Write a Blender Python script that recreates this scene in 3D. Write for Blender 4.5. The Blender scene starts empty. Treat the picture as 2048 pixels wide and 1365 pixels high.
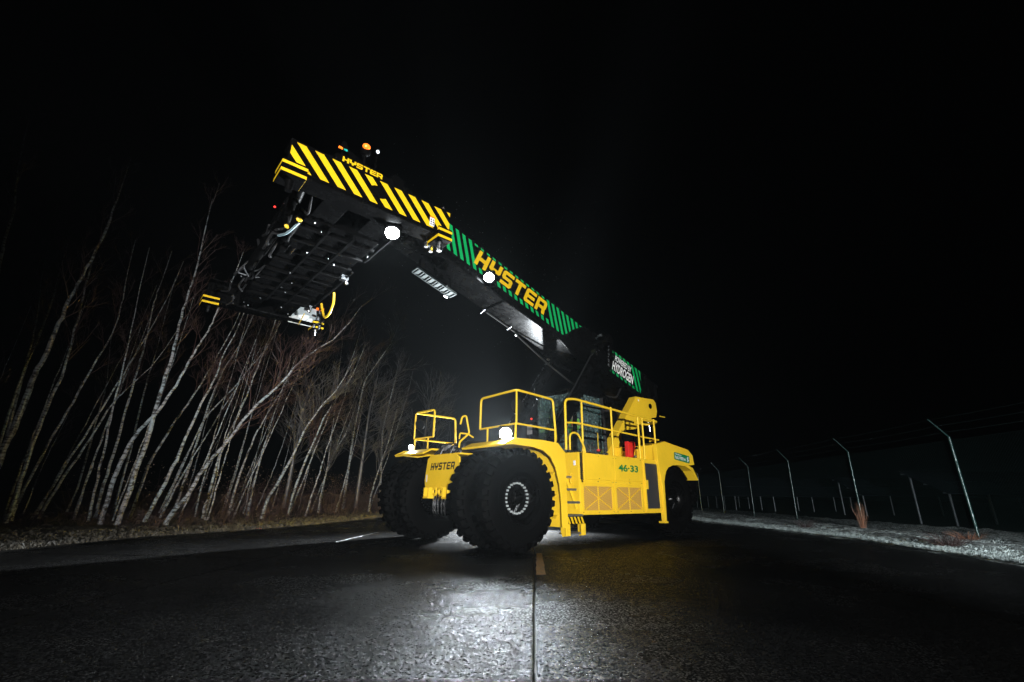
import bpy, bmesh, math, random
import numpy as np
from mathutils import Vector, Matrix, noise
random.seed(7)
SC = bpy.context.scene
COL = SC.collection
# ------------------------------------------------------------------ camera
CAMP = Vector((6.1651, 8.8159, 0.9902)); YAW, PITCH, ROLL, FPX = -2.2867, 0.3233, 0.0123, 917.8
cd = bpy.data.cameras.new('camera'); cam = bpy.data.objects.new('camera', cd); COL.objects.link(cam); SC.camera = cam
cd.sensor_width = 36; cd.lens = FPX / 2048 * 36; cd.clip_start = 0.05; cd.clip_end = 900
_f = Vector((math.cos(PITCH)*math.cos(YAW), math.cos(PITCH)*math.sin(YAW), math.sin(PITCH)))
_r0 = Vector((math.sin(YAW), -math.cos(YAW), 0)); _u0 = _r0.cross(_f)
_r = math.cos(ROLL)*_r0 + math.sin(ROLL)*_u0; _u = -math.sin(ROLL)*_r0 + math.cos(ROLL)*_u0
M = Matrix((_r, _u, -_f)).transposed().to_4x4(); M.translation = CAMP
cam.matrix_world = M
# ------------------------------------------------------------------ world: overcast night
W = bpy.data.worlds.new('World'); SC.world = W; W.use_nodes = True
bg = W.node_tree.nodes['Background']; bg.inputs[0].default_value = (0.35, 0.5, 0.7, 1); bg.inputs[1].default_value = 0.00015
SC.view_settings.view_transform = 'Standard'; SC.view_settings.look = 'None'
SC.view_settings.exposure = 0; SC.view_settings.gamma = 1
SC.cycles.use_denoising = True
SC.cycles.max_bounces = 7; SC.cycles.transparent_max_bounces = 12; SC.cycles.volume_bounces = 0
SC.cycles.sample_clamp_indirect = 4
# light powers (W)
P_STROBE, P_HEAD_L, P_HEAD_R, P_BOOM, P_BOOM2, P_SPREADER, P_REAR = 34000, 2300, 120, 360, 50, 360, 56000
HAZE = 0.00034
# ------------------------------------------------------------------ materials
MATS = {}
def mat(name, col, rough=0.5, metal=0.0, spec=0.5, emit=0, emitcol=None, var=0.0, vscale=3.0, bump=0.0, bscale=60.0, coat=0.0, dirt=0.0, wet=False):
    if name in MATS: return MATS[name]
    m = bpy.data.materials.new(name); m.use_nodes = True; nt = m.node_tree; N = nt.nodes; L = nt.links
    b = N['Principled BSDF']; b.inputs['Base Color'].default_value = (*col, 1); b.inputs['Roughness'].default_value = rough
    b.inputs['Metallic'].default_value = metal; b.inputs['Specular IOR Level'].default_value = spec
    if coat: b.inputs['Coat Weight'].default_value = coat; b.inputs['Coat Roughness'].default_value = 0.12
    if emit:
        b.inputs['Emission Color'].default_value = (*(emitcol or col), 1); b.inputs['Emission Strength'].default_value = emit
    tc = N.new('ShaderNodeTexCoord')
    if var or dirt:
        n = N.new('ShaderNodeTexNoise'); n.inputs['Scale'].default_value = vscale; n.inputs['Detail'].default_value = 8; n.inputs['Roughness'].default_value = .65
        L.new(tc.outputs['Object'], n.inputs['Vector'])
        r = N.new('ShaderNodeValToRGB'); r.color_ramp.elements[0].position = .35; r.color_ramp.elements[1].position = .7
        k = 1 - var
        r.color_ramp.elements[0].color = (col[0]*k, col[1]*k, col[2]*k, 1); r.color_ramp.elements[1].color = (*[min(1, c*(1+var*.4)) for c in col], 1)
        L.new(n.outputs['Fac'], r.inputs['Fac']); out = r.outputs['Color']
        if dirt:
            n2 = N.new('ShaderNodeTexNoise'); n2.inputs['Scale'].default_value = 9; n2.inputs['Detail'].default_value = 10; n2.inputs['Roughness'].default_value = .8
            mp = N.new('ShaderNodeMapping'); mp.inputs['Scale'].default_value = (1, 1, .25)
            L.new(tc.outputs['Object'], mp.inputs['Vector']); L.new(mp.outputs[0], n2.inputs['Vector'])
            r2 = N.new('ShaderNodeValToRGB'); r2.color_ramp.elements[0].position = .55; r2.color_ramp.elements[1].position = .8
            r2.color_ramp.elements[0].color = (0, 0, 0, 1); r2.color_ramp.elements[1].color = (dirt, dirt, dirt, 1)
            L.new(n2.outputs['Fac'], r2.inputs['Fac'])
            mx = N.new('ShaderNodeMixRGB'); mx.inputs['Color2'].default_value = (.05, .035, .02, 1)
            L.new(r2.outputs['Color'], mx.inputs['Fac']); L.new(out, mx.inputs['Color1']); out = mx.outputs['Color']
        L.new(out, b.inputs['Base Color'])
        rr = N.new('ShaderNodeMapRange'); rr.inputs['To Min'].default_value = max(.03, rough-.12); rr.inputs['To Max'].default_value = min(1, rough+.15)
        L.new(n.outputs['Fac'], rr.inputs['Value']); L.new(rr.outputs[0], b.inputs['Roughness'])
    if bump:
        nb = N.new('ShaderNodeTexNoise'); nb.inputs['Scale'].default_value = bscale; nb.inputs['Detail'].default_value = 4
        L.new(tc.outputs['Object'], nb.inputs['Vector'])
        bp = N.new('ShaderNodeBump'); bp.inputs['Strength'].default_value = bump; bp.inputs['Distance'].default_value = .01
        L.new(nb.outputs['Fac'], bp.inputs['Height']); L.new(bp.outputs[0], b.inputs['Normal'])
    MATS[name] = m; return m
YEL = mat('yellow paint', (.80, .515, .022), .42, spec=.3, coat=.08, var=.10, vscale=1.5, dirt=.25, bump=.05, bscale=20)
YDEC = mat('yellow decal', (.68, .43, .005), .55, spec=.25, var=.06, bump=.05, bscale=200)
BPRINT = mat('black print', (.01, .01, .01), .45)
GRN = mat('green decal', (.0, .33, .085), .55, spec=.2, var=.05)
DGRN = mat('green print', (.0, .16, .035), .5)
WHT = mat('white print', (.8, .8, .8), .5)
STK = mat('white sticker', (.75, .75, .78), .5)
BOLTM = mat('zinc bolt', (.42, .45, .46), .35, var=.3, vscale=40)
STEEL = mat('bright steel', (.6, .62, .65), .25, metal=1, var=.2, vscale=10, bump=.1)
GRATE = mat('steel tread plate', (.22, .23, .24), .45, metal=.7, var=.3, vscale=20, bump=.6, bscale=120)
GREY = mat('grey plate', (.22, .22, .23), .5, var=.3, vscale=12)
RED = mat('red plastic', (.6, .015, .012), .35, var=.15)
ORG = mat('glowing orange print', (.9, .16, .01), .25, emit=.25, emitcol=(1, .2, .02))
ORGON = mat('lit amber lens', (1, .2, .02), .3, emit=1.2, emitcol=(1, .16, .01))
REDON = mat('red indicator lamp', (1, .05, .03), .3, emit=1.5, emitcol=(1, .03, .03))
TEAL = mat('green lens', (.02, .4, .35), .25)
CLR = mat('clear lens', (.7, .8, .85), .12)
CHROME = mat('chrome rod', (.75, .76, .78), .12, metal=1)
HOSE = mat('black hose', (.016, .016, .017), .35, bump=.2, bscale=200)
YHOSE = mat('yellow hose', (.75, .48, .02), .4)
MIRR = mat('mirror glass', (.85, .88, .9), .04, metal=1)
LAMP = mat('lit lamp glass', (1, 1, 1), .3, emit=160, emitcol=(.86, .95, 1))
LAMPD = mat('dimmer lamp glass', (1, 1, 1), .3, emit=45, emitcol=(.86, .95, 1))
SKIN = mat('skin', (.55, .30, .22), .5)
HAIR = mat('hair', (.05, .03, .02), .6)
VEST = mat('hi-vis lime cloth', (.35, .75, .03), .7, var=.15, vscale=12)
CLOTH = mat('dark work cloth', (.02, .025, .04), .8, var=.2)
VESTR = mat('red reflective band', (.8, .05, .03), .5)
SEATM = mat('black seat cloth', (.02, .02, .02), .8)
TWIG = mat('twig bark', (.045, .022, .02), .55, var=.3)
TWIG2 = mat('wet grey twig bark', (.075, .072, .072), .4, var=.3)

def dull_mat(name, dcol, gcol, rough, bump, bscale):
    m = bpy.data.materials.new(name); m.use_nodes = True; N = m.node_tree.nodes; L = m.node_tree.links; N.remove(N['Principled BSDF'])
    d = N.new('ShaderNodeBsdfDiffuse'); d.inputs[0].default_value = (dcol, dcol, dcol*1.05, 1); g = N.new('ShaderNodeBsdfGlossy'); g.inputs[0].default_value = (gcol, gcol, gcol, 1)
    tc = N.new('ShaderNodeTexCoord'); n = N.new('ShaderNodeTexNoise'); n.inputs['Scale'].default_value = bscale; n.inputs['Detail'].default_value = 6; L.new(tc.outputs['Object'], n.inputs['Vector'])
    n2 = N.new('ShaderNodeTexNoise'); n2.inputs['Scale'].default_value = 3.5; n2.inputs['Detail'].default_value = 8; n2.inputs['Roughness'].default_value = .7; L.new(tc.outputs['Object'], n2.inputs['Vector'])
    rr = N.new('ShaderNodeMapRange'); rr.inputs['From Min'].default_value = .35; rr.inputs['From Max'].default_value = .65; rr.inputs['To Min'].default_value = rough*.7; rr.inputs['To Max'].default_value = min(1, rough*1.3); L.new(n2.outputs['Fac'], rr.inputs['Value']); L.new(rr.outputs[0], g.inputs['Roughness'])
    b = N.new('ShaderNodeBump'); b.inputs['Strength'].default_value = bump; b.inputs['Distance'].default_value = .01; L.new(n.outputs['Fac'], b.inputs['Height'])
    for q in (d, g): L.new(b.outputs[0], q.inputs['Normal'])
    a = N.new('ShaderNodeAddShader'); L.new(d.outputs[0], a.inputs[0]); L.new(g.outputs[0], a.inputs[1]); L.new(a.outputs[0], N['Material Output'].inputs['Surface']); MATS[name] = m; return m
BLK = dull_mat('black satin paint', .0018, .010, .26, .12, 90)
BLKM = dull_mat('black machinery', .0022, .009, .35, .3, 60)
RUB = dull_mat('tyre rubber', .0018, .0022, .6, .5, 50)
def glass_mat():
    m = bpy.data.materials.new('wet cab glass'); m.use_nodes = True; N = m.node_tree.nodes; L = m.node_tree.links; N.remove(N['Principled BSDF'])
    o = N['Material Output']; tr = N.new('ShaderNodeBsdfTransparent'); tr.inputs[0].default_value = (.62, .75, .74, 1)
    gl = N.new('ShaderNodeBsdfGlossy'); gl.inputs['Roughness'].default_value = .06
    df = N.new('ShaderNodeBsdfDiffuse'); df.inputs[0].default_value = (.35, .55, .55, 1)
    fr = N.new('ShaderNodeFresnel'); mx = N.new('ShaderNodeMixShader'); mx2 = N.new('ShaderNodeMixShader')
    tc = N.new('ShaderNodeTexCoord'); v = N.new('ShaderNodeTexNoise'); v.inputs['Scale'].default_value = 14; v.inputs['Detail'].default_value = 9; v.inputs['Roughness'].default_value = .8
    mp = N.new('ShaderNodeMapping'); mp.inputs['Scale'].default_value = (1.6, 1.6, .8)
    L.new(tc.outputs['Object'], mp.inputs[0]); L.new(mp.outputs[0], v.inputs['Vector'])
    rp = N.new('ShaderNodeValToRGB'); rp.color_ramp.elements[0].position = .50; rp.color_ramp.elements[1].position = .66
    rp.color_ramp.elements[0].color = (.05, .05, .05, 1); rp.color_ramp.elements[1].color = (.5, .5, .5, 1)
    L.new(v.outputs['Fac'], rp.inputs[0])
    bp = N.new('ShaderNodeBump'); bp.inputs['Strength'].default_value = .6; bp.inputs['Distance'].default_value = .004; L.new(v.outputs['Fac'], bp.inputs['Height'])
    for s in (gl, fr): L.new(bp.outputs[0], s.inputs['Normal'])
    L.new(fr.outputs[0], mx.inputs[0]); L.new(tr.outputs[0], mx.inputs[1]); L.new(gl.outputs[0], mx.inputs[2])
    L.new(rp.outputs[0], mx2.inputs[0]); L.new(mx.outputs[0], mx2.inputs[1]); L.new(df.outputs[0], mx2.inputs[2])
    L.new(mx2.outputs[0], o.inputs['Surface']); return m
GLASS = glass_mat()

def asphalt_mat():
    m = bpy.data.materials.new('wet asphalt'); m.use_nodes = True; N = m.node_tree.nodes; L = m.node_tree.links; b = N['Principled BSDF']
    g = N.new('ShaderNodeNewGeometry'); pos = g.outputs['Position']
    v = N.new('ShaderNodeTexVoronoi'); v.inputs['Scale'].default_value = 88; v.inputs['Randomness'].default_value = 1
    L.new(pos, v.inputs['Vector'])
    n = N.new('ShaderNodeTexNoise'); n.inputs['Scale'].default_value = 110; n.inputs['Detail'].default_value = 6; n.inputs['Roughness'].default_value = .7; L.new(pos, n.inputs['Vector'])
    big = N.new('ShaderNodeTexNoise'); big.inputs['Scale'].default_value = .55; big.inputs['Detail'].default_value = 6; big.inputs['Roughness'].default_value = .6; L.new(pos, big.inputs['Vector'])
    ad = N.new('ShaderNodeMath'); ad.operation = 'SUBTRACT'; L.new(n.outputs['Fac'], ad.inputs[0]); L.new(v.outputs['Distance'], ad.inputs[1])
    bp = N.new('ShaderNodeBump'); bp.inputs['Strength'].default_value = .7; bp.inputs['Distance'].default_value = .0045
    L.new(ad.outputs[0], bp.inputs['Height']); L.new(bp.outputs[0], b.inputs['Normal'])
    cr = N.new('ShaderNodeValToRGB'); cr.color_ramp.elements[0].color = (.001, .001, .0012, 1); cr.color_ramp.elements[1].color = (.006, .0056, .0052, 1)
    cr.color_ramp.elements[0].position = .3; cr.color_ramp.elements[1].position = .75
    cm = N.new('ShaderNodeMixRGB'); cm.inputs[0].default_value = .5; L.new(v.outputs['Color'], cm.inputs[1]); L.new(big.outputs['Fac'], cm.inputs[2])
    L.new(cm.outputs[0], cr.inputs[0]); L.new(cr.outputs[0], b.inputs['Base Color'])
    rr = N.new('ShaderNodeMapRange'); rr.inputs['From Min'].default_value = .35; rr.inputs['From Max'].default_value = .65; rr.inputs['To Min'].default_value = .22; rr.inputs['To Max'].default_value = .30
    L.new(big.outputs['Fac'], rr.inputs['Value']); L.new(rr.outputs[0], b.inputs['Roughness']);
    sp_ = N.new('ShaderNodeSeparateColor'); L.new(v.outputs['Color'], sp_.inputs[0])
    pw = N.new('ShaderNodeMath'); pw.operation = 'POWER'; pw.inputs[1].default_value = 3.6; L.new(sp_.outputs[0], pw.inputs[0])
    ml = N.new('ShaderNodeMath'); ml.operation = 'MULTIPLY_ADD'; ml.inputs[1].default_value = .15; ml.inputs[2].default_value = .006; L.new(pw.outputs[0], ml.inputs[0])
    lw = N.new('ShaderNodeLayerWeight'); lw.inputs['Blend'].default_value = .25
    f2 = N.new('ShaderNodeMath'); f2.operation = 'MULTIPLY_ADD'; f2.inputs[1].default_value = 4.0; f2.inputs[2].default_value = .6; L.new(lw.outputs['Fresnel'], f2.inputs[0])
    m2 = N.new('ShaderNodeMath'); m2.operation = 'MULTIPLY'; L.new(ml.outputs[0], m2.inputs[0]); L.new(f2.outputs[0], m2.inputs[1])
    gl = N.new('ShaderNodeBsdfGlossy'); L.new(rr.outputs[0], gl.inputs['Roughness']); L.new(bp.outputs[0], gl.inputs['Normal']); L.new(m2.outputs[0], gl.inputs['Color'])
    df = N.new('ShaderNodeBsdfDiffuse'); L.new(cr.outputs[0], df.inputs['Color']); L.new(bp.outputs[0], df.inputs['Normal'])
    ad2 = N.new('ShaderNodeAddShader'); L.new(df.outputs[0], ad2.inputs[0]); L.new(gl.outputs[0], ad2.inputs[1]); L.new(ad2.outputs[0], N['Material Output'].inputs['Surface']); N.remove(b)
    return m
ASPH = asphalt_mat()

def ground_mat(name, a, bcol, c, sc=6, pos0=.42, pos1=.6, bump=1.0):
    m = bpy.data.materials.new(name); m.use_nodes = True; N = m.node_tree.nodes; L = m.node_tree.links; b = N['Principled BSDF']
    g = N.new('ShaderNodeNewGeometry'); n = N.new('ShaderNodeTexNoise'); n.inputs['Scale'].default_value = sc; n.inputs['Detail'].default_value = 12; n.inputs['Roughness'].default_value = .75
    L.new(g.outputs['Position'], n.inputs['Vector'])
    r = N.new('ShaderNodeValToRGB'); e = r.color_ramp.elements; e[0].position = pos0; e[0].color = (*a, 1); e[1].position = pos1; e[1].color = (*c, 1)
    k = e.new((pos0+pos1)/2); k.color = (*bcol, 1)
    L.new(n.outputs['Fac'], r.inputs[0]); L.new(r.outputs[0], b.inputs['Base Color']); b.inputs['Roughness'].default_value = .75
    bp = N.new('ShaderNodeBump'); bp.inputs['Strength'].default_value = bump; bp.inputs['Distance'].default_value = .03; L.new(n.outputs['Fac'], bp.inputs['Height']); L.new(bp.outputs[0], b.inputs['Normal'])
    return m
SOIL = ground_mat('dark soil', (.006, .006, .005), (.014, .012, .008), (.03, .025, .018), 4)
FROST = ground_mat('frosted turf', (.03, .035, .025), (.28, .30, .28), (.75, .78, .78), 9, .40, .58)
BROWNG = ground_mat('wet brown turf', (.006, .005, .004), (.02, .017, .011), (.30, .31, .30), 11, .44, .70)
FBLADE = mat('frosted grass blade', (.45, .5, .48), .6, var=.8, vscale=5)
BBLADE = mat('brown grass blade', (.09, .08, .06), .6, var=.6, vscale=5)
REED = mat('dry rust grass', (.28, .11, .05), .6, var=.3)

def birch_mat():
    m = bpy.data.materials.new('birch bark'); m.use_nodes = True; N = m.node_tree.nodes; L = m.node_tree.links; b = N['Principled BSDF']
    g = N.new('ShaderNodeNewGeometry'); mp = N.new('ShaderNodeMapping'); mp.inputs['Scale'].default_value = (5, 5, 16)
    n = N.new('ShaderNodeTexNoise'); n.inputs['Scale'].default_value = 1; n.inputs['Detail'].default_value = 5; n.inputs['Roughness'].default_value = .7
    L.new(g.outputs['Position'], mp.inputs[0]); L.new(mp.outputs[0], n.inputs['Vector'])
    r = N.new('ShaderNodeValToRGB'); e = r.color_ramp.elements; e[0].position = .44; e[0].color = (.02, .017, .015, 1); e[1].position = .52; e[1].color = (.26, .28, .30, 1)
    L.new(n.outputs['Fac'], r.inputs[0])
    n2 = N.new('ShaderNodeTexNoise'); n2.inputs['Scale'].default_value = 1.2; L.new(g.outputs['Position'], n2.inputs['Vector'])
    mx = N.new('ShaderNodeMixRGB'); mx.blend_type = 'MULTIPLY'; mx.inputs[0].default_value = .6
    r2 = N.new('ShaderNodeValToRGB'); r2.color_ramp.elements[0].color = (.8, .66, .6, 1); r2.color_ramp.elements[1].color = (.85, 1, 1, 1); r2.color_ramp.elements[0].position = .4; r2.color_ramp.elements[1].position = .6
    L.new(n2.outputs['Fac'], r2.inputs[0]); L.new(r.outputs[0], mx.inputs[1]); L.new(r2.outputs[0], mx.inputs[2]); L.new(mx.outputs[0], b.inputs['Base Color'])
    b.inputs['Roughness'].default_value = .5
    bp = N.new('ShaderNodeBump'); bp.inputs['Strength'].default_value = .5; bp.inputs['Distance'].default_value = .01; L.new(n.outputs['Fac'], bp.inputs['Height']); L.new(bp.outputs[0], b.inputs['Normal'])
    return m
BIRCH = birch_mat()

def perf_mat(name, sheet, hole, scale, square=False):
    """perforated sheet: the holes show a darker backing a few mm behind (flat at this distance)"""
    m = bpy.data.materials.new(name); m.use_nodes = True; N = m.node_tree.nodes; L = m.node_tree.links; b = N['Principled BSDF']
    tc = N.new('ShaderNodeTexCoord'); sx = N.new('ShaderNodeSeparateXYZ'); L.new(tc.outputs['Object'], sx.inputs[0])
    outs = []
    for ax in ('X', 'Z'):
        k = N.new('ShaderNodeMath'); k.operation = 'MULTIPLY'; k.inputs[1].default_value = scale*2*math.pi; L.new(sx.outputs[ax], k.inputs[0])
        s = N.new('ShaderNodeMath'); s.operation = 'SINE'; L.new(k.outputs[0], s.inputs[0]); outs.append(s)
    p = N.new('ShaderNodeMath'); p.operation = 'MAXIMUM' if square else 'MULTIPLY'; L.new(outs[0].outputs[0], p.inputs[0]); L.new(outs[1].outputs[0], p.inputs[1])
    r = N.new('ShaderNodeValToRGB'); e = r.color_ramp.elements
    e[0].position = .02; e[0].color = (*hole, 1); e[1].position = .16; e[1].color = (*sheet, 1)
    if square: e[0].position = .55; e[1].position = .75
    L.new(p.outputs[0], r.inputs[0]); L.new(r.outputs[0], b.inputs['Base Color']); b.inputs['Roughness'].default_value = .5
    bp = N.new('ShaderNodeBump'); bp.inputs['Strength'].default_value = .4; bp.inputs['Distance'].default_value = .004; L.new(p.outputs[0], bp.inputs['Height']); L.new(bp.outputs[0], b.inputs['Normal'])
    return m
PERF = perf_mat('perforated yellow sheet', (.72, .42, .05), (.30, .17, .05), 22)
MESHG = perf_mat('black wire grille', (.035, .04, .05), (.012, .014, .018), 40, True)

# ------------------------------------------------------------------ mesh helpers
class MB:
    def __init__(s): s.v = []; s.f = []
    def add(s, vs, fs):
        o = len(s.v); s.v += [tuple(v) for v in vs]; s.f += [tuple(i+o for i in f) for f in fs]; return s
    def box(s, x0, x1, y0, y1, z0, z1):
        return s.add([(x, y, z) for x in (x0, x1) for y in (y0, y1) for z in (z0, z1)],
                     [(0, 1, 3, 2), (4, 6, 7, 5), (0, 4, 5, 1), (2, 3, 7, 6), (0, 2, 6, 4), (1, 5, 7, 3)])
    def beam(s, a, b, w, h, up=(0, 0, 1), w2=None, h2=None):
        a = Vector(a); b = Vector(b); d = (b-a).normalized(); u = Vector(up); r = d.cross(u)
        if r.length < 1e-4: r = d.cross(Vector((1, 0, 0)))
        r.normalize(); u = r.cross(d); w2 = w2 or w; h2 = h2 or h; vs = []
        for p, ww, hh in ((a, w, h), (b, w2, h2)):
            for i, j in ((-1, -1), (1, -1), (1, 1), (-1, 1)): vs.append(p + r*(i*ww/2) + u*(j*hh/2))
        return s.add(vs, [(3, 2, 1, 0), (4, 5, 6, 7), (0, 1, 5, 4), (1, 2, 6, 5), (2, 3, 7, 6), (3, 0, 4, 7)])
    def tube(s, pts, r, n=8, r1=None, cap=True):
        pts = [Vector(p) for p in pts]; m = len(pts); o = len(s.v); prev = None
        for i, p in enumerate(pts):
            d = (pts[min(i+1, m-1)] - pts[max(i-1, 0)]).normalized()
            if prev is None:
                a = d.cross(Vector((0, 0, 1)) if abs(d.z) < .9 else Vector((1, 0, 0))).normalized()
            else:
                a = (prev - d*prev.dot(d)).normalized()
            prev = a; b = d.cross(a); rr = r if r1 is None else r + (r1-r)*i/(m-1)
            if isinstance(r, (list, tuple)): rr = r[i]
            for k in range(n):
                t = 2*math.pi*k/n; s.v.append(tuple(p + a*(rr*math.cos(t)) + b*(rr*math.sin(t))))
        for i in range(m-1):
            for k in range(n):
                k2 = (k+1) % n; s.f.append((o+i*n+k, o+i*n+k2, o+(i+1)*n+k2, o+(i+1)*n+k))
        if cap: s.f.append(tuple(o+k for k in range(n))[::-1]); s.f.append(tuple(o+(m-1)*n+k for k in range(n)))
        return s
    def prismY(s, poly, y0, y1):      # poly in (x,z)
        n = len(poly); area = sum(poly[i][0]*poly[(i+1) % n][1]-poly[(i+1) % n][0]*poly[i][1] for i in range(n))
        if area < 0: poly = poly[::-1]
        vs = [(x, y0, z) for x, z in poly] + [(x, y1, z) for x, z in poly]
        return s.add(vs, [tuple(range(n)), tuple(range(2*n-1, n-1, -1))] + [(i, i+n, (i+1) % n+n, (i+1) % n) for i in range(n)])
    def prism(s, poly, Mx, t):        # poly in local xy, extruded 0..t along local z
        n = len(poly); area = sum(poly[i][0]*poly[(i+1) % n][1]-poly[(i+1) % n][0]*poly[i][1] for i in range(n))
        if area < 0: poly = poly[::-1]
        vs = [Mx @ Vector((x, y, 0)) for x, y in poly] + [Mx @ Vector((x, y, t)) for x, y in poly]
        return s.add(vs, [tuple(range(n-1, -1, -1)), tuple(range(n, 2*n))] + [(i, (i+1) % n, (i+1) % n+n, i+n) for i in range(n)])
    def latheY(s, prof, x=0, z=0, n=40):   # prof: (y, r)
        o = len(s.v)
        for y, r in prof:
            for k in range(n):
                t = 2*math.pi*k/n; s.v.append((x+r*math.cos(t), y, z+r*math.sin(t)))
        for i in range(len(prof)-1):
            for k in range(n):
                k2 = (k+1) % n; s.f.append((o+i*n+k, o+(i+1)*n+k, o+(i+1)*n+k2, o+i*n+k2))
        return s
    def ball(s, c, r, n=10, sc=(1, 1, 1)):
        o = len(s.v); m = n//2
        for i in range(m+1):
            a = math.pi*i/m
            for k in range(n):
                t = 2*math.pi*k/n; s.v.append((c[0]+sc[0]*r*math.sin(a)*math.cos(t), c[1]+sc[1]*r*math.sin(a)*math.sin(t), c[2]+sc[2]*r*math.cos(a)))
        for i in range(m):
            for k in range(n):
                k2 = (k+1) % n; s.f.append((o+i*n+k, o+(i+1)*n+k, o+(i+1)*n+k2, o+i*n+k2))
        return s
    def build(s, name, m, parent=None, smooth=False, bevel=0, loc=None, kind=None):
        me = bpy.data.meshes.new(name); me.from_pydata(s.v, [], s.f); me.validate()
        me.materials.append(m); o = bpy.data.objects.new(name, me); COL.objects.link(o)
        if loc is not None: o.location = loc
        if parent is not None: o.parent = parent
        if kind: o['kind'] = kind
        if smooth:
            me.polygons.foreach_set('use_smooth', [True]*len(me.polygons))
            try: me.set_sharp_from_angle(angle=math.radians(38))
            except Exception: pass
        if bevel:
            b = o.modifiers.new('bevel', 'BEVEL'); b.width = bevel; b.segments = 2; b.limit_method = 'ANGLE'
        return o
def thing(name, label, cat, loc=(0, 0, 0), group=None):
    o = bpy.data.objects.new(name, None); COL.objects.link(o); o.location = loc; o.empty_display_size = .2
    tag(o, label, cat, group); return o
def tag(o, label, cat, group=None):
    o['label'] = label; o['category'] = cat
    if group: o['group'] = group
    return o
def dup(o, parent=None):
    c = o.copy(); COL.objects.link(c)
    if parent is not None: c.parent = parent
    for ch in list(o.children): dup(ch, c)
    return c
def arc(c, r, a0, a1, n, ax='xz'):
    out = []
    for i in range(n+1):
        t = math.radians(a0+(a1-a0)*i/n); out.append((c[0]+r*math.cos(t), c[1]+r*math.sin(t)))
    return out
def rnd(pts, r=.08, n=4):
    """round the inner corners of a polyline"""
    pts = [Vector(p) for p in pts]; out = [pts[0]]
    for i in range(1, len(pts)-1):
        p = pts[i]; a = (pts[i-1]-p); b = (pts[i+1]-p); k = min(r, a.length*.45, b.length*.45); a = p+a.normalized()*k; b = p+b.normalized()*k
        for j in range(n+1):
            t = j/n; out.append(a*(1-t)**2 + p*(2*t*(1-t)) + b*t*t)
    out.append(pts[-1]); return out
def clip(poly, nx, ny, d):            # keep nx*x+ny*y<=d
    out = []
    for i in range(len(poly)):
        a = poly[i]; b = poly[(i+1) % len(poly)]; fa = nx*a[0]+ny*a[1]-d; fb = nx*b[0]+ny*b[1]-d
        if fa <= 0: out.append(a)
        if fa*fb < 0: t = fa/(fa-fb); out.append((a[0]+(b[0]-a[0])*t, a[1]+(b[1]-a[1])*t))
    return out
def frameM(o, x, y, z):
    m = Matrix((Vector(x), Vector(y), Vector(z))).transposed().to_4x4(); m.translation = Vector(o); return m
def text_obj(txt, Mx, W_, H_, m, parent, name='lettering', off=0.0):
    cu = bpy.data.curves.new(name, 'FONT'); cu.body = txt; cu.size = 1; cu.offset = off; cu.resolution_u = 4
    to = bpy.data.objects.new(name, cu); COL.objects.link(to)
    dg = bpy.context.evaluated_depsgraph_get(); me = bpy.data.meshes.new_from_object(to.evaluated_get(dg)); bpy.data.objects.remove(to)
    n_ = len(me.vertices); co = np.zeros(n_*3); me.vertices.foreach_get('co', co); co = co.reshape(-1, 3); lo = co.min(0); hi = co.max(0)
    me.transform(Mx @ Matrix.Diagonal((W_/(hi[0]-lo[0]), H_/(hi[1]-lo[1]), 1, 1)) @ Matrix.Translation((-lo[0], -lo[1], 0))); me.materials.clear(); me.materials.append(m); me.name = name
    o = bpy.data.objects.new(name, me); COL.objects.link(o); o.parent = parent; return o
_w, _t = .9, .25
LET = {
 'H': [[(0,0),(_t,0),(_t,.37),(_w-_t,.37),(_w-_t,0),(_w,0),(_w,1),(_w-_t,1),(_w-_t,.62),(_t,.62),(_t,1),(0,1)]],
 'Y': [[(_w/2-_t/2,0),(_w/2+_t/2,0),(_w/2+_t/2,.33),(_w-.09,.33),(_w,.43),(_w,1),(_w-_t,1),(_w-_t,.58),(_t,.58),(_t,1),(0,1),(0,.43),(.09,.33),(_w/2-_t/2,.33)]],
 'S': [[(0,0),(_w-.12,0),(_w,.12),(_w,.5),(_w-.12,.61),(_t,.61),(_t,.77),(_w,.77),(_w,1),(.12,1),(0,.88),(0,.5),(.12,.39),(_w-_t,.39),(_w-_t,.23),(0,.23)]],
 'T': [[(_w/2-_t/2,0),(_w/2+_t/2,0),(_w/2+_t/2,.77),(_w,.77),(_w,1),(0,1),(0,.77),(_w/2-_t/2,.77)]],
 'E': [[(.12,0),(_w,0),(_w,.23),(_t,.23),(_t,.39),(_w-.06,.39),(_w-.06,.61),(_t,.61),(_t,.77),(_w,.77),(_w,1),(.12,1),(0,.88),(0,.12)]],
 'R': [[(0,0),(_t,0),(_t,.3),(_w-_t-.08,.3),(_w-_t,0),(_w,0),(_w-.06,.36),(_w,.46),(_w,.52),(0,.52)], [(0,.52),(_t,.52),(_t,.77),(_w-_t,.77),(_w-_t,.52),(_w,.52),(_w,.86),(_w-.14,1),(0,1)]],
}
def logo(word, Mx, h, adv, m, parent, slant=0, wscale=1.0, joined=False):
    mb = MB()
    for i, ch in enumerate(word):
        b = mb if joined else MB()
        for poly in LET[ch]:
            b.prism([((x*wscale*h + slant*y*h) + i*adv, y*h) for x, y in poly], Mx, .003)
        if not joined: b.build('letter', m, parent)
    if joined: return mb.build('lettering', m, parent)
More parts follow.
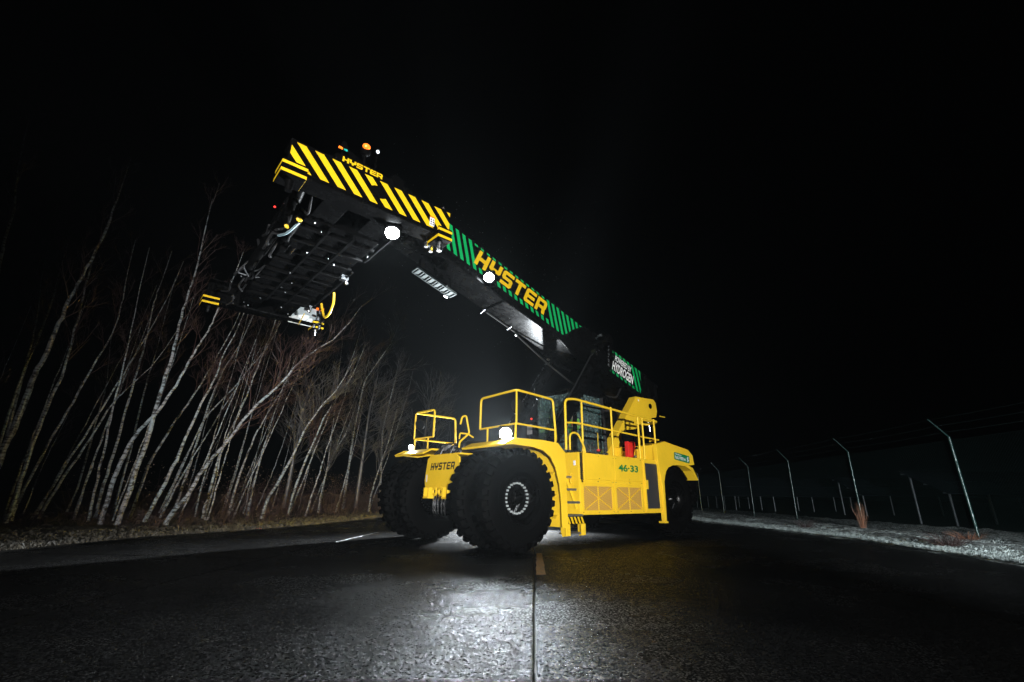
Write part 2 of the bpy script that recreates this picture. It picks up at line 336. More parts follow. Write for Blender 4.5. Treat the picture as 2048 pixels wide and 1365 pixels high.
def spot(name, loc, target, energy, angle=90, blend=.5, col=(.86, .95, 1), r=.06, parent=None):
    ld = bpy.data.lights.new(name, 'SPOT'); ld.energy = energy; ld.spot_size = math.radians(angle); ld.spot_blend = blend; ld.color = col; ld.shadow_soft_size = r
    o = bpy.data.objects.new(name, ld); COL.objects.link(o); o.location = loc
    o.rotation_euler = (Vector(target)-Vector(loc)).to_track_quat('-Z', 'Y').to_euler()
    if parent: o.parent = parent
    return o
# road frame: F metres ahead of the camera along the road, A metres to the left of it
_th = math.radians(-136); RD = Vector((math.cos(_th), math.sin(_th), 0)); RN = Vector((-RD.y, RD.x, 0))
def rp(lat, fwd, z=0): p = RD*fwd + RN*lat; return Vector((CAMP.x+p.x, CAMP.y+p.y, z))
# ------------------------------------------------------------------ ground, road, verges
g = MB(); S = 400
g.add([(-S, -S, -.12), (S, -S, -.12), (S, S, -.12), (-S, S, -.12)], [(0, 1, 2, 3)])
o = g.build('ground', SOIL); o['kind'] = 'structure'
road = bpy.data.objects.new('road', None); COL.objects.link(road); road['kind'] = 'structure'; road.location = rp(0, 0)
RINV = -rp(0, 0)
b = MB(); b.add([rp(-9.2, -14, -.05), rp(-9.2, 60, -.05), rp(9.8, 60, -.05), rp(9.8, -14, -.05)], [(0, 1, 2, 3)])
o = b.build('joint_bed', mat('wet joint filler', (.006, .006, .006), .6, spec=.2, bump=1, bscale=40), road, loc=RINV)
lats = [-8.9, -4.1, 0, 4.2, 8.7]
for i in range(4):
    for j in range(-2, 9):
        a0, a1, f0, f1 = lats[i]+.012, lats[i+1]-.012, j*6.3+1.2+.006, (j+1)*6.3+1.2-.006
        per = []
        def edge(p, q):
            L = (Vector(q)-Vector(p)).length; n = max(2, int(L/.12)) if (abs(j) < 3) else 8
            for k in range(n):
                t = k/n; x = p[0]+(q[0]-p[0])*t; y = p[1]+(q[1]-p[1])*t
                jx = noise.noise(Vector((x*5, y*5, 0)))*.009; jy = noise.noise(Vector((x*5, y*5, 9)))*.009
                c = noise.noise(Vector((x*1.7, y*1.7, 4)))
                if c > .42: jx *= 3; jy *= 3
                per.append((x+jx, y+jy))
        cs = [(a0, f0), (a1, f0), (a1, f1), (a0, f1)]
        for k in range(4): edge(cs[k], cs[(k+1) % 4])
        z = random.uniform(-.003, .001); n = len(per)
        per = [(x+.037*y, y) for x, y in per]
        vs = [rp(x, y, z) for x, y in per] + [rp(x, y, -.06) for x, y in per]
        cx, cy = (a0+a1)/2+.037*(f0+f1)/2, (f0+f1)/2
        vs += [rp(x+(.012 if x < cx else -.012), y+(.012 if y < cy else -.012), z+.003) for x, y in per]
        fs = [tuple(range(2*n, 3*n))[::-1]] + [(k, (k+1) % n, (k+1) % n+n, k+n) for k in range(n)] + [(k+2*n, (k+1) % n+2*n, (k+1) % n, k) for k in range(n)]
        s = MB(); s.add(vs, fs); s.build('road_slab', ASPH, road, loc=RINV)
# yellow paint dash beside the joint
d = MB(); pts = [(.225, 6.62), (.10, 6.66), (.20, 9.0), (.305, 8.95)]
poly = []
for k in range(4):
    p, q = pts[k], pts[(k+1) % 4]
    for t in range(8):
        u = t/8; x = p[0]+(q[0]-p[0])*u; y = p[1]+(q[1]-p[1])*u; poly.append((x+noise.noise(Vector((x*9, y*9, 1)))*.02, y+noise.noise(Vector((x*9, y*9, 3)))*.03))
d.add([rp(x-.0, y, .008) for x, y in poly], [tuple(range(len(poly)))])
d.build('painted_marking', mat('worn yellow road paint', (.20, .09, .008), .55, var=.7, vscale=14, bump=.8, bscale=90), road, loc=RINV)
def verge(name, edge, width, m, zmax, f0, f1, sgn, seed):
    nx, ny = 36, int((f1-f0)/.22); vs = []; fs = []
    for j in range(ny+1):
        f = f0+(f1-f0)*j/ny; e = edge(f) + .35*noise.noise(Vector((f*.9, seed, 0))) + .14*noise.noise(Vector((f*4, seed, 5)))
        for i in range(nx+1):
            t = (i/nx)**1.6; a = e + sgn*width*t
            h = -.015 + zmax*min(1, t*6) + .07*noise.noise(Vector((a*2, f*2, seed)))*min(1, t*8) + .05*noise.noise(Vector((a*7, f*7, seed)))*min(1, t*12)
            vs.append(rp(a, f, h))
    for j in range(ny):
        for i in range(nx):
            q = (j*(nx+1)+i, j*(nx+1)+i+1, (j+1)*(nx+1)+i+1, (j+1)*(nx+1)+i); fs.append(q if sgn < 0 else q[::-1])
    o = MB().add(vs, fs).build(name, m, smooth=True); o['kind'] = 'structure'; return o
def interp(T):
    def f(x):
        if x <= T[0][0]: return T[0][1]
        for (a, b), (c, d) in zip(T, T[1:]):
            if x <= c: return b+(d-b)*(x-a)/(c-a)
        return T[-1][1]
    return f
REDGE = interp([(0, -7.3), (8.6, -7.4), (13.4, -7.5), (21, -6.1), (40, -5.5)])
LEDGE = interp([(0, 9.0), (7.2, 8.7), (10, 8.6), (13, 7.5), (18.7, 6.9), (40, 6.5)])
verge('frosted_verge', REDGE, 7.5, FROST, .10, -2, 46, -1, 3.1)
verge('grass_verge', LEDGE, 14, BROWNG, .12, -2, 46, 1, 8.2)
def blades(name, edge, width, m, n, sgn, f0, f1, h0, h1, dens=1.5, seed=1):
    r = np.random.RandomState(seed); f = f0+(f1-f0)*r.rand(n)**1.5; t = r.rand(n)**dens
    vs = []; fs = []
    for i in range(n):
        a = edge(f[i])+sgn*(.05+width*t[i]); p = rp(a, f[i], .05); h = h0+(h1-h0)*r.rand(); th = r.rand()*6.28
        w = .003+.007*r.rand(); dx, dy = math.cos(th), math.sin(th); le = h*(.3+r.rand()); ph = r.rand()*6.28
        k = len(vs); vs += [(p.x-dx*w, p.y-dy*w, p.z), (p.x+dx*w, p.y+dy*w, p.z), (p.x+math.cos(ph)*le*.5+dx*w*.6, p.y+math.sin(ph)*le*.5+dy*w*.6, p.z+h*.7), (p.x+math.cos(ph)*le, p.y+math.sin(ph)*le, p.z+h*.9)]
        fs += [(k, k+1, k+2), (k, k+2, k+3)]
    o = MB().add(vs, fs).build(name, m, kind='stuff'); return o
tag(blades('frosted_grass', REDGE, 3.2, FBLADE, 70000, -1, 5, 34, .015, .06, dens=1.3), 'frost covered short grass along the right road edge', 'grass')
tag(blades('verge_grass', LEDGE, 4, BBLADE, 50000, 1, 3, 34, .02, .10, seed=4), 'wet brown grass along the left road edge', 'grass')

# ------------------------------------------------------------------ reach stacker
TR = thing('reach_stacker', 'yellow and black reach stacker truck with raised striped boom, standing on the wet road', 'reach stacker')
def part(mb, name, m, bevel=0, smooth=False, parent=None, kind=None): return mb.build(name, m, parent or TR, smooth, bevel, kind=kind)
def arcpts(n, r, a0, a1): return [(r*math.cos(math.radians(a0+(a1-a0)*i/n)), r*math.sin(math.radians(a0+(a1-a0)*i/n))) for i in range(n+1)]
# chassis
c = MB()
for s in (-1, 1):
    c.prismY([(.38, .72), (.38, 1.55), (-.5, 1.85), (-7.1, 1.85), (-7.1, .9), (-5.2, .62), (-1.0, .62)], s*.42, s*.62)
c.box(.30, .42, -.42, .42, .75, 1.6); c.box(-1.9, -1.6, -.42, .42, .7, 1.7); c.box(-4.9, -4.6, -.42, .42, .7, 1.7); c.box(-7.1, -6.8, -.42, .42, .9, 1.8)
CH = part(c, 'chassis_frame', BLK, bevel=.01)
c = MB(); c.box(-2.2, -.3, -1.0, 1.0, 1.75, 1.93); c.box(-6.9, -2.2, -.62, .62, 1.86, 1.96); part(c, 'deck_plate', BLKM)
c = MB(); c.box(-4.6, -2.2, -.4, .4, .75, 1.8); part(c, 'hydraulic_tank', BLKM)
c = MB(); c.tube([(0, -1.9, .93), (0, 1.9, .93)], .2, 18); c.ball((0, 0, .93), .36, 16, (1, .9, 1)); c.tube([(0, -.8, .93), (0, -.45, .93)], .3, 18, r1=.25); c.tube([(0, .45, .93), (0, .8, .93)], .25, 18, r1=.3)
part(c, 'drive_axle', BLKM, smooth=True)
c = MB(); c.tube([(-6.0, -1.6, .93), (-6.0, 1.6, .93)], .16, 14); c.box(-6.25, -5.75, -.5, .5, .75, 1.15); part(c, 'steer_axle', BLKM)
c = MB()
for y in (-.25, -.16, -.05, .08, .2): c.tube(rnd([(.43, y, 1.05), (.5, y, .85), (.47, y, .55), (.3, y, .5)], .1), .022, 8)
part(c, 'hydraulic_hose', CHROME, smooth=True)
c = MB(); c.beam((.36, -.42, .52), (.36, .42, .52), .1, .1); c.beam((.3, -.4, .52), (-.3, -.4, .7), .06, .06); c.beam((.3, .4, .52), (-.3, .4, .7), .06, .06); part(c, 'axle_guard', BLKM)
# wheels
def make_wheel(y, face, rear=False):
    """wheel centred on its own origin; face = +1 if the outside looks along +Y"""
    w = .45
    hub = MB().latheY([(face*.02, .0), (face*.13, .0), (face*.13, .09), (face*.10, .12), (face*.05, .15), (face*.04, .33), (face*-.02, .33)], n=28)
    H = hub.build('wheel', BLK, TR, smooth=True); H.location = (0, y, .93)
    prof = [(-w/2+.05, .42), (-w/2+.01, .47), (-w/2-.01, .62), (-w/2, .76), (-w/2+.04, .85), (-w/2+.09, .885), (0, .895), (w/2-.09, .885), (w/2-.04, .85), (w/2, .76), (w/2+.01, .62), (w/2-.01, .47), (w/2-.05, .42)]
    t = MB().latheY(prof, n=72)
    N = 30
    for s in (-1, 1):
        for k in range(N):
            a = 2*math.pi*(k + (.5 if s > 0 else 0))/N; da = .065
            def P(r, yy, aa): return (r*math.cos(aa), yy, r*math.sin(aa))
            sk = .05
            y0, y1, y2 = s*.02, s*(w/2-.05), s*(w/2+.006)
            vs = [P(.88, y0, a-da+sk), P(.935, y0, a-da*.8+sk), P(.935, y0, a+da*.8+sk), P(.88, y0, a+da+sk),
                  P(.88, y1, a-da), P(.935, y1, a-da*.85), P(.935, y1, a+da*.85), P(.88, y1, a+da),
                  P(.80, s*(w/2-.02), a-da), P(.86, y2, a-da*.85), P(.86, y2, a+da*.85), P(.80, s*(w/2-.02), a+da)]
            fs = [(0, 1, 2, 3), (0, 4, 5, 1), (1, 5, 6, 2), (2, 6, 7, 3), (4, 8, 9, 5), (5, 9, 10, 6), (6, 10, 11, 7), (8, 11, 10, 9)]
            if s < 0: fs = [f[::-1] for f in fs]
            t.add(vs, fs)
    t.latheY([(face*(w/2+.008), .57), (face*(w/2+.014), .58), (face*(w/2+.014), .60), (face*(w/2+.008), .61)], n=72)
    t.build('tyre', RUB, H, smooth=True)
    r = MB().latheY([(face*.21, .485), (face*.235, .475), (face*.235, .455), (face*.20, .445), (face*.19, .40), (face*.10, .385), (face*.06, .35), (face*.03, .33), (face*.03, 0)], n=48)
    r.build('rim', BLK, H, smooth=True)
    bo = MB()
    for k in range(24):
        a = 2*math.pi*k/24; x, z = .275*math.cos(a), .275*math.sin(a)
        bo.tube([(x, face*.03, z), (x, face*.085, z)], .021, 6)
    bo.build('wheel_bolts', BOLTM if not rear else BLKM, H, kind='stuff')  # rear bolts black: the fender's shadow is put into their colour
    if face*y > 0:
        c2 = MB(); c2.tube([(.05, face*.14, -.12), (.12, face*.13, -.24)], .012, 6); c2.tube([(.0, face*.14, -.1), (.07, face*.12, -.22)], .01, 6); c2.build('valve_stem', STEEL, H)
    return H
for y, fc in ((1.86, 1), (1.10, 1), (-1.86, -1), (-1.10, -1)): make_wheel(y, fc)
for y, fc in ((1.55, 1), (-1.55, -1)):
    h = make_wheel(y, fc, True); h.location.x = -6.05
# front plate
fp = MB(); fp.prism([(-.62, 1.74), (-.70, 1.28), (-.66, 1.14), (-.60, 1.02), (-.52, 1.0), (-.50, 1.10), (.50, 1.10), (.52, 1.0), (.60, 1.02), (.66, 1.14), (.70, 1.28), (.62, 1.74), (.5, 1.80), (-.5, 1.80)], frameM((.43, 0, 0), (0, 1, 0), (0, 0, 1), (1, 0, 0)), .045)
FP = part(fp, 'front_plate', YEL, bevel=.008)
c = MB(); c.box(.02, .43, -.6, .6, 1.79, 1.83); part(c, 'plate_flange', YEL, parent=FP, bevel=.005)
for a_, b_ in ((-.47, -.26), (.26, .47)):
    c = MB()
    for y in (a_+.02, b_-.02): c.box(.475, .62, y-.02, y+.02, .93, 1.12)
    c.box(.475, .63, a_, b_, .895, .93); part(c, 'tow_bracket', YEL, parent=FP, bevel=.004)
for y in (-.12, .12):
    c = MB(); n = 16
    ring = [(y+.07*math.cos(t*2*math.pi/n), 1.04+.07*math.sin(t*2*math.pi/n)) for t in range(n)]
    c.tube([(.55, a, b_) for a, b_ in ring]+[(.55, *ring[0])], .028, 8); part(c, 'towing_eye', YEL, parent=FP, smooth=True)
c = MB(); c.box(.4765, .479, -.63, -.585, 1.24, 1.40); part(c, 'label_plate', STK, parent=FP)
c = MB(); c.box(.4762, .4785, -.62, -.60, 1.26, 1.38); 
logo('HYSTER', frameM((.4765, -.47, 1.49), (0, 1, 0), (0, 0, 1), (1, 0, 0)), .155, .16, BPRINT, FP, slant=.22, wscale=.95)
# hoses and gear on top of the front frame
c = MB()
for k in range(9):
    y = -.55+k*.13; z = 1.9+.05*(k % 3)
    c.tube(rnd([(.35, y, 1.84), (.25, y+.05, z+.08), (-.4, y*.8, z+.12), (-1.4, y*.7, z), (-1.9, y*.6, 1.9)], .15), .02, 6)
part(c, 'hose_bundle', HOSE, smooth=True)
c = MB(); c.box(-.15, .2, -.5, -.2, 1.93, 2.06); c.box(-.5, -.1, .0, .35, 1.93, 2.08); part(c, 'valve_block', GREY, bevel=.01)
c = MB(); c.box(.0, .06, -.42, -.36, 2.06, 2.1); part(c, 'fitting', YEL)
# fenders
def fender(s):
    prof = [(.52, 1.86), (.30, 1.965), (-.55, 1.985), (-.80, 1.95), (-.95, 1.78), (-1.03, 1.50), (-1.08, 1.0), (-1.12, .38), (-1.19, .38), (-1.15, 1.0), (-1.12, 1.5), (-1.10, 1.84), (-.92, 2.0), (-.55, 2.03), (.28, 2.01), (.53, 1.90)]
    f = MB().prismY(prof, s*.78, s*2.12)
    F = part(f, 'fender', YEL, bevel=.006)
    # outer skirt
    sk = [(.50, 1.88)] + [(.30, 1.90), (-.2, 1.89), (-.5, 1.84), (-.72, 1.72), (-.86, 1.52), (-.96, 1.2), (-1.0, .9), (-1.02, .38), (-1.19, .38), (-1.17, 1.0), (-1.15, 1.84), (-.93, 2.02), (-.5, 2.045), (.28, 2.025), (.54, 1.905)]
    part(MB().prismY(sk, s*2.121, s*2.15), 'fender_skirt', YEL, parent=F, bevel=.004)
    for x, z in ((-1.0, 1.45), (-1.03, 1.0), (-1.05, .6)): part(MB().beam((x, s*1.9, z), (x+.07, s*1.9, z-.05), .2, .02), 'skirt_gusset', YEL, parent=F)
    return F
FL = fender(1); FR = fender(-1)
def rail(pts, name='handrail', r=.024, parent=None, rd=.1, m=YEL): return part(MB().tube(rnd(pts, rd), r, 10), name, m, smooth=True, parent=parent)
for s in (1, -1):
    # rail frame round the fender platform: front run, outer run
    y0, y1 = (.78, 1.96) if s > 0 else (-1.12, -2.06)
    c = MB(); c.tube(rnd([(.06, y0, 2.33), (.06, y0, 3.0), (.06, y1, 3.02), (-1.12, y1-s*.12, 3.0), (-1.18, y1-s*.1, 2.15 if s > 0 else 2.3), (-1.05, y1, 2.05 if s > 0 else 2.3)], .09), .025, 10)
    c.tube(rnd([(.06, y0, 2.33), (.06, y1, 2.34), (-1.12, y1-s*.05, 2.32)], .06), .02, 8)
    R_ = part(c, 'handrail', YEL, smooth=True)
    for x, y, z0, z1 in ((.06, y1, 2.34, 3.0), (.05, y0+s*.25, 2.02, 2.33), (-1.05, y1, 1.98, 2.33), (.05, y1-s*.03, 2.02, 2.33)): part(MB().tube([(x, y, z0), (x, y, z1)], .02, 8), 'rail_post', YEL, smooth=True, parent=R_)
rail([(.6, .80, 2.38), (.56, .80, 2.55), (.46, .80, 2.58), (.36, .80, 2.22), (.5, .80, 2.10), (.6, .8, 2.02), (.61, .8, 1.9)], 'grab_handle', .02, rd=.05)
rail([(.61, .80, 2.08), (.6, .8, 2.20), (.40, .80, 2.20), (.25, .8, 2.14)], 'grab_handle', .016, rd=.04)
# round mirror on the right rail, dish seen on the left rail
c = MB(); c.prism(arcpts(20, .13, 0, 360)[:-1], frameM((-.02, -1.93, 2.72), (-.75, .6, -.1), (0.05, .1, 1), Vector((.6, .75, 0)).normalized()), .05)
MI = part(c, 'mirror', BLK, bevel=.01)
c = MB(); c.prism(arcpts(20, .115, 0, 360)[:-1], frameM(Vector((-.02, -1.93, 2.72))+Vector((.6, .75, 0)).normalized()*.053, (-.75, .6, -.1), (0.05, .1, 1), Vector((.6, .75, 0)).normalized()), .004); part(c, 'mirror_glass', MIRR, parent=MI)
c = MB(); c.prism(arcpts(20, .15, 0, 360)[:-1], frameM((-.06, 1.86, 2.72), (-.75, .6, -.1), (0.05, .1, 1), Vector((-.5, -.85, 0)).normalized()), .05); c.tube([(-.03, 1.9, 2.6), (.05, 1.96, 2.6)], .012, 6); part(c, 'mirror', RUB, bevel=.01, smooth=True)
# headlights
def headlight(p, tgt, E, big=1.0, m=LAMP, r=.07, ang=64):
    p = Vector(p); d = (Vector(tgt)-p).normalized(); a = d.cross(Vector((0, 0, 1))).normalized(); u = a.cross(d)
    M_ = frameM(p, a, u, d)
    H = MB().prism([(r*1.25*x, r*1.25*y) for x, y in ((-1, -.8), (-.8, -1), (.8, -1), (1, -.8), (1, .8), (.8, 1), (-.8, 1), (-1, .8))], frameM(p-d*.09, a, u, d), .088)
    H.beam(p-d*.06-u*r, p-d*.06-u*(r+.09), .03, .05)
    Ho = part(H, 'headlight', BLK)
    part(MB().prism([(x*r/.1*.1, y*r/.1*.1) for x, y in arcpts(20, 1, 0, 360)[:-1]], M_, .006), 'lamp_lens', m, parent=Ho)
    spot('lamp_light', p+d*.03, p+d*5, E, ang, .6, r=r*.8, parent=Ho); return Ho
headlight((.20, 1.80, 2.14), (5.2, 7.2, 0), P_HEAD_L, r=.115)
headlight((.16, -2.0, 2.12), (5.8, 6.5, .3), P_HEAD_R, r=.06, m=LAMPD, ang=75)
# ---- side cabinet (left) and its mirror block (right)
c = MB(); c.box(-4.98, -1.75, .66, 1.975, .60, 1.90); CAB = part(c, 'side_cabinet', YEL, bevel=.006)
c = MB(); c.box(-2.3, -1.16, .66, 1.35, .62, 1.9); part(c, 'inner_bulkhead', YEL)
c = MB(); c.box(-4.98, -1.75, -1.975, -.66, .60, 1.90); part(c, 'side_cabinet', YEL, bevel=.006)
PY = 2.012
for x0, x1, z0, z1, nm in ((-2.985, -1.89, 1.33, 1.885, 'upper_panel'), (-4.13, -3.0, 1.33, 1.885, 'upper_panel')):
    part(MB().box(x0, x1, 1.977, PY, z0, z1), nm, YEL, parent=CAB, bevel=.006)
part(MB().box(-4.13, -1.78, 1.977, 2.0, 1.25, 1.325), 'trim_strip', YEL, parent=CAB, bevel=.004)
for x0, x1 in ((-2.93, -1.80), (-4.10, -2.965)):
    z0, z1 = .625, 1.24
    c = MB(); c.box(x0, x1, 1.977, 2.006, z0, z0+.065); c.box(x0, x1, 1.977, 2.006, z1-.05, z1); c.box(x0, x0+.07, 1.977, 2.006, z0+.065, z1-.05); c.box(x1-.07, x1, 1.977, 2.006, z0+.065, z1-.05)
    part(c, 'grille_frame', YEL, parent=CAB, bevel=.003)
    a0, a1, b0, b1 = x0+.072, x1-.072, z0+.067, z1-.052
    part(MB().box(a0, a1, 1.978, 1.990, b0, b1), 'perforated_grille', PERF, parent=CAB)
    c = MB(); m_ = (a0+a1)/2
    c.box(m_-.012, m_+.012, 1.991, 2.0, b0, b1); c.beam((a0, 2.001, b0), (a1, 2.001, b1), .012, .022, (0, 1, 0)); c.beam((a0, 2.001, b1), (a1, 2.001, b0), .012, .022, (0, 1, 0))
    part(c, 'grille_brace', YEL, parent=CAB)
# service door with black grille
c = MB(); c.box(-4.90, -4.19, 1.977, 2.015, .64, .70); c.box(-4.90, -4.19, 1.977, 2.015, 1.79, 1.86); c.box(-4.25, -4.19, 1.977, 2.015, .70, 1.79); c.box(-4.90, -4.82, 1.977, 2.015, .70, 1.79)
part(c, 'service_door', YEL, parent=CAB, bevel=.005)
part(MB().box(-4.815, -4.255, 1.978, 1.995, .705, 1.785), 'door_grille', MESHG, parent=CAB)
part(MB().box(-4.31, -4.20, 2.016, 2.035, 1.16, 1.38), 'door_handle', YEL, parent=CAB, bevel=.004)
for z in (.9, 1.25, 1.6): part(MB().tube([(-4.935, 2.005, z-.08), (-4.935, 2.005, z+.08)], .014, 8), 'door_hinge', YEL, parent=CAB, smooth=True)
part(MB().box(-4.99, -4.96, 1.977, 1.998, 1.62, 1.72), 'warning_label', STK, parent=CAB)
c = MB()
for x, z in ((-1.83, .65), (-2.36, .65), (-2.88, .65), (-3.02, .65), (-3.53, .65), (-4.05, .65), (-2.36, 1.29), (-2.9, 1.29), (-3.02, 1.29), (-3.55, 1.29), (-4.05, 1.29), (-2.4, 1.36), (-3.55, 1.36), (-2.4, 1.85), (-2.95, 1.83), (-3.05, 1.83), (-3.55, 1.85), (-4.05, 1.85)):
    c.tube([(x, 2.0, z), (x, 2.02, z)], .011, 6)
part(c, 'panel_bolts', STEEL, parent=CAB, kind='stuff')
# front face of the cabinet, edge post and label
c = MB(); c.box(-1.748, -1.73, 1.40, 1.44, .62, 1.88); c.beam((-1.735, 1.42, 1.78), (-1.735, 1.9, .72), .02, .05, (1, 0, 0)); part(c, 'face_strip', YEL, parent=CAB)
part(MB().box(-1.749, -1.742, 1.84, 1.90, 1.62, 1.72), 'warning_label', STK, parent=CAB)
c = MB(); c.tube(rnd([(-1.74, 1.78, 1.45), (-1.70, 1.78, 1.45), (-1.70, 1.78, 1.25), (-1.74, 1.78, 1.25)], .03), .012, 6); part(c, 'pull_handle', YEL, parent=CAB, smooth=True)
part(MB().box(-1.86, -1.80, 1.977, 2.0, 1.27, 1.89), 'panel_gap', BPRINT, parent=CAB)
part(MB().tube([(-1.885, 2.015, 1.30), (-1.885, 2.015, 1.92)], .018, 8), 'edge_post', YEL, parent=CAB, smooth=True)
# number
text_obj('46·33', frameM((-3.14, PY+.002, 1.545), (-1, 0, 0), (0, 0, 1), (0, 1, 0)), .80, .165, DGRN, CAB, off=.035)
# deck
c = MB(); c.box(-2.2, -1.70, .66, 1.99, 1.902, 1.93); part(c, 'deck_step', STEEL, bevel=.004)
# steps
for z, y0, y1, x0, x1 in ((1.64, 1.28, 1.62, -1.19, -1.70), (1.38, 1.42, 1.80, -1.19, -1.72), (1.12, 1.55, 1.93, -1.20, -1.72), (.86, 1.62, 2.02, -1.20, -1.72)):
    part(MB().box(x1, x0, y0, y1, z-.03, z+.015), 'step_tread', GRATE, bevel=.006)
part(MB().box(-1.74, -1.20, 1.30, 1.32, .62, 1.9), 'step_back_plate', YEL)
part(MB().box(-1.74, -1.20, 1.62, 2.08, .585, .62), 'step_tread', GRATE, bevel=.006)
hz = MB().box(-1.74, -1.20, 2.05, 2.08, .44, .58); HZ = part(hz, 'hazard_plate', BLK)
for k in range(5):
    x = -1.20-.02-k*.105; part(MB().prism(clip([(0, .13), (.055, .13), (.12, 0), (.065, 0)], 1, 0, .2), frameM((x, 2.081, .445), (-1, 0, 0), (0, 0, 1), (0, 1, 0)), .002), 'hazard_stripe', YDEC, parent=HZ)
for x in (-1.20, -1.72):
    part(MB().prism([(-.02, .44), (.12, .44), (.16, .36), (.16, .22), (.02, .20), (-.02, .30)], frameM((x-.02, 1.95, 0), (0, 1, 0), (0, 0, 1), (1, 0, 0)), .025), 'step_hanger', YEL, bevel=.004)
    part(MB().box(x-.09 if x > -1.5 else x-.04, x+.04 if x > -1.5 else x+.09, 2.082, 2.11, .22, .44), 'step_hanger_cover', YEL, bevel=.004)
part(MB().box(-1.70, -1.22, 1.85, 2.09, .24, .275), 'step_tread', GRATE, bevel=.006)
rail([(-1.25, 1.98, 1.62), (-1.21, 2.0, 1.85), (-1.16, 2.0, 1.55)], 'grab_handle', .014, rd=.05)
# deck rails
TY = 1.93
c = MB(); c.tube(rnd([(-1.42, TY, 1.93), (-1.42, TY, 3.04), (-1.75, TY, 3.09), (-5.15, TY, 2.93), (-5.25, 1.55, 2.9), (-4.6, 1.5, 2.9)], .12), .028, 10)
c.tube(rnd([(-1.42, TY, 2.52), (-1.8, TY, 2.55), (-4.15, TY, 2.47)], .1), .022, 8)
c.tube(rnd([(-4.3, TY, 2.46), (-5.15, TY, 2.44), (-5.2, 1.6, 2.44)], .05), .02, 8)
R1 = part(c, 'handrail', YEL, smooth=True)
for x, r_ in ((-1.98, .024), (-3.08, .024), (-4.2, .028), (-4.40, .024), (-4.95, .024)):
    part(MB().tube([(x, TY, 1.9), (x, TY, 3.07 if x > -3.5 else 2.98)], r_, 10), 'rail_post', YEL, smooth=True, parent=R1)
rail([(-1.50, 1.97, 1.93), (-1.50, 1.97, 2.25), (-1.62, 1.97, 2.32), (-1.78, 1.97, 2.30), (-1.95, 1.99, 2.02), (-1.98, 1.99, 1.9)], 'grab_handle', .022, rd=.08)
# camera / control box on the front deck
c = MB(); c.box(-1.15, -1.0, 1.1, 1.35, 2.02, 2.55); part(c, 'control_box', BLK, bevel=.02)
part(MB().box(-.998, -.994, 1.14, 1.31, 2.28, 2.50), 'display_plate', GREY); part(MB().ball((-1.0, 1.28, 2.62), .022), 'indicator_lamp', REDON)
# ---- rear fender / counterweight
c = MB(); ip = [(-4.76, 2.30), (-5.20, 2.40), (-6.40, 2.26), (-6.62, 2.12), (-6.66, 1.86), (-6.10, 1.80), (-5.55, 1.80), (-5.28, 1.73), (-5.13, 1.60), (-5.02, 1.36), (-4.98, .40), (-4.92, .40), (-4.90, 1.35), (-4.80, 1.8)]
c.prismY(ip, 1.94, 2.06); RF = part(c, 'rear_fender', YEL, bevel=.008)
c = MB(); c.prismY([(-4.76, 2.28), (-5.20, 2.38), (-6.40, 2.24), (-6.62, 2.10), (-6.66, 1.86), (-6.50, 1.86), (-6.3, 2.02), (-5.9, 2.1), (-5.5, 2.08), (-5.2, 1.95), (-4.9, 1.7)], .70, 1.939); part(c, 'fender_body', YEL, parent=RF, bevel=.01)
c = MB(); c.prismY([(-6.0, 1.84), (-6.35, 1.83), (-6.75, 1.70), (-7.0, 1.45), (-7.05, 1.46), (-6.8, 1.78), (-6.4, 1.9), (-6.0, 1.9)], .9, 1.93); part(c, 'fender_flap', YEL, parent=RF)
part(MB().box(-5.02, -4.86, 1.90, 2.07, .36, .40), 'foot_lip', YEL, parent=RF)
c = MB(); c.prismY(ip, -2.06, -1.94); c.prismY([(-4.76, 2.28), (-5.20, 2.38), (-6.40, 2.24), (-6.62, 2.10), (-6.66, 1.86), (-6.3, 2.02), (-5.9, 2.1), (-5.5, 2.08), (-5.2, 1.95), (-4.9, 1.7)], -1.94, -.7); part(c, 'rear_fender', YEL, bevel=.008)
c = MB(); c.prismY([(-7.0, .75), (-7.0, 2.2), (-7.9, 2.2), (-8.1, 1.9), (-8.1, .9), (-7.9, .75)], -1.3, 1.3); part(c, 'counterweight', BLK, bevel=.03)
# maker's panel on the rear fender
NP = part(MB().prism([(.03, 0), (.77, 0), (.80, .03), (.80, .17), (.77, .20), (.03, .20), (0, .17), (0, .03)], frameM((-5.60, 2.062, 1.955), (-.995, 0, -.09), (-.09, 0, .995), (0, 1, 0)), .006), 'maker_panel', mat('green panel', (.0, .17, .07), .5))
NM = lambda x, y: frameM(Vector((-5.60, 2.069, 1.955))+Vector((-.995, 0, -.09))*x+Vector((-.09, 0, .995))*y, (-.995, 0, -.09), (-.09, 0, .995), (0, 1, 0))
text_obj('NUVERA', NM(.04, .03), .56, .085, WHT, NP, off=.01); text_obj('POWERED BY', NM(.04, .135), .34, .035, WHT, NP, off=.01)
c = MB()
for k in range(4): c.prism([(.02*(k % 2), 0), (.075+.02*(k % 2), .0), (.09, .022), (.012, .022)], NM(.655, .03+k*.036), .002)
part(c, 'emblem', WHT, parent=NP)
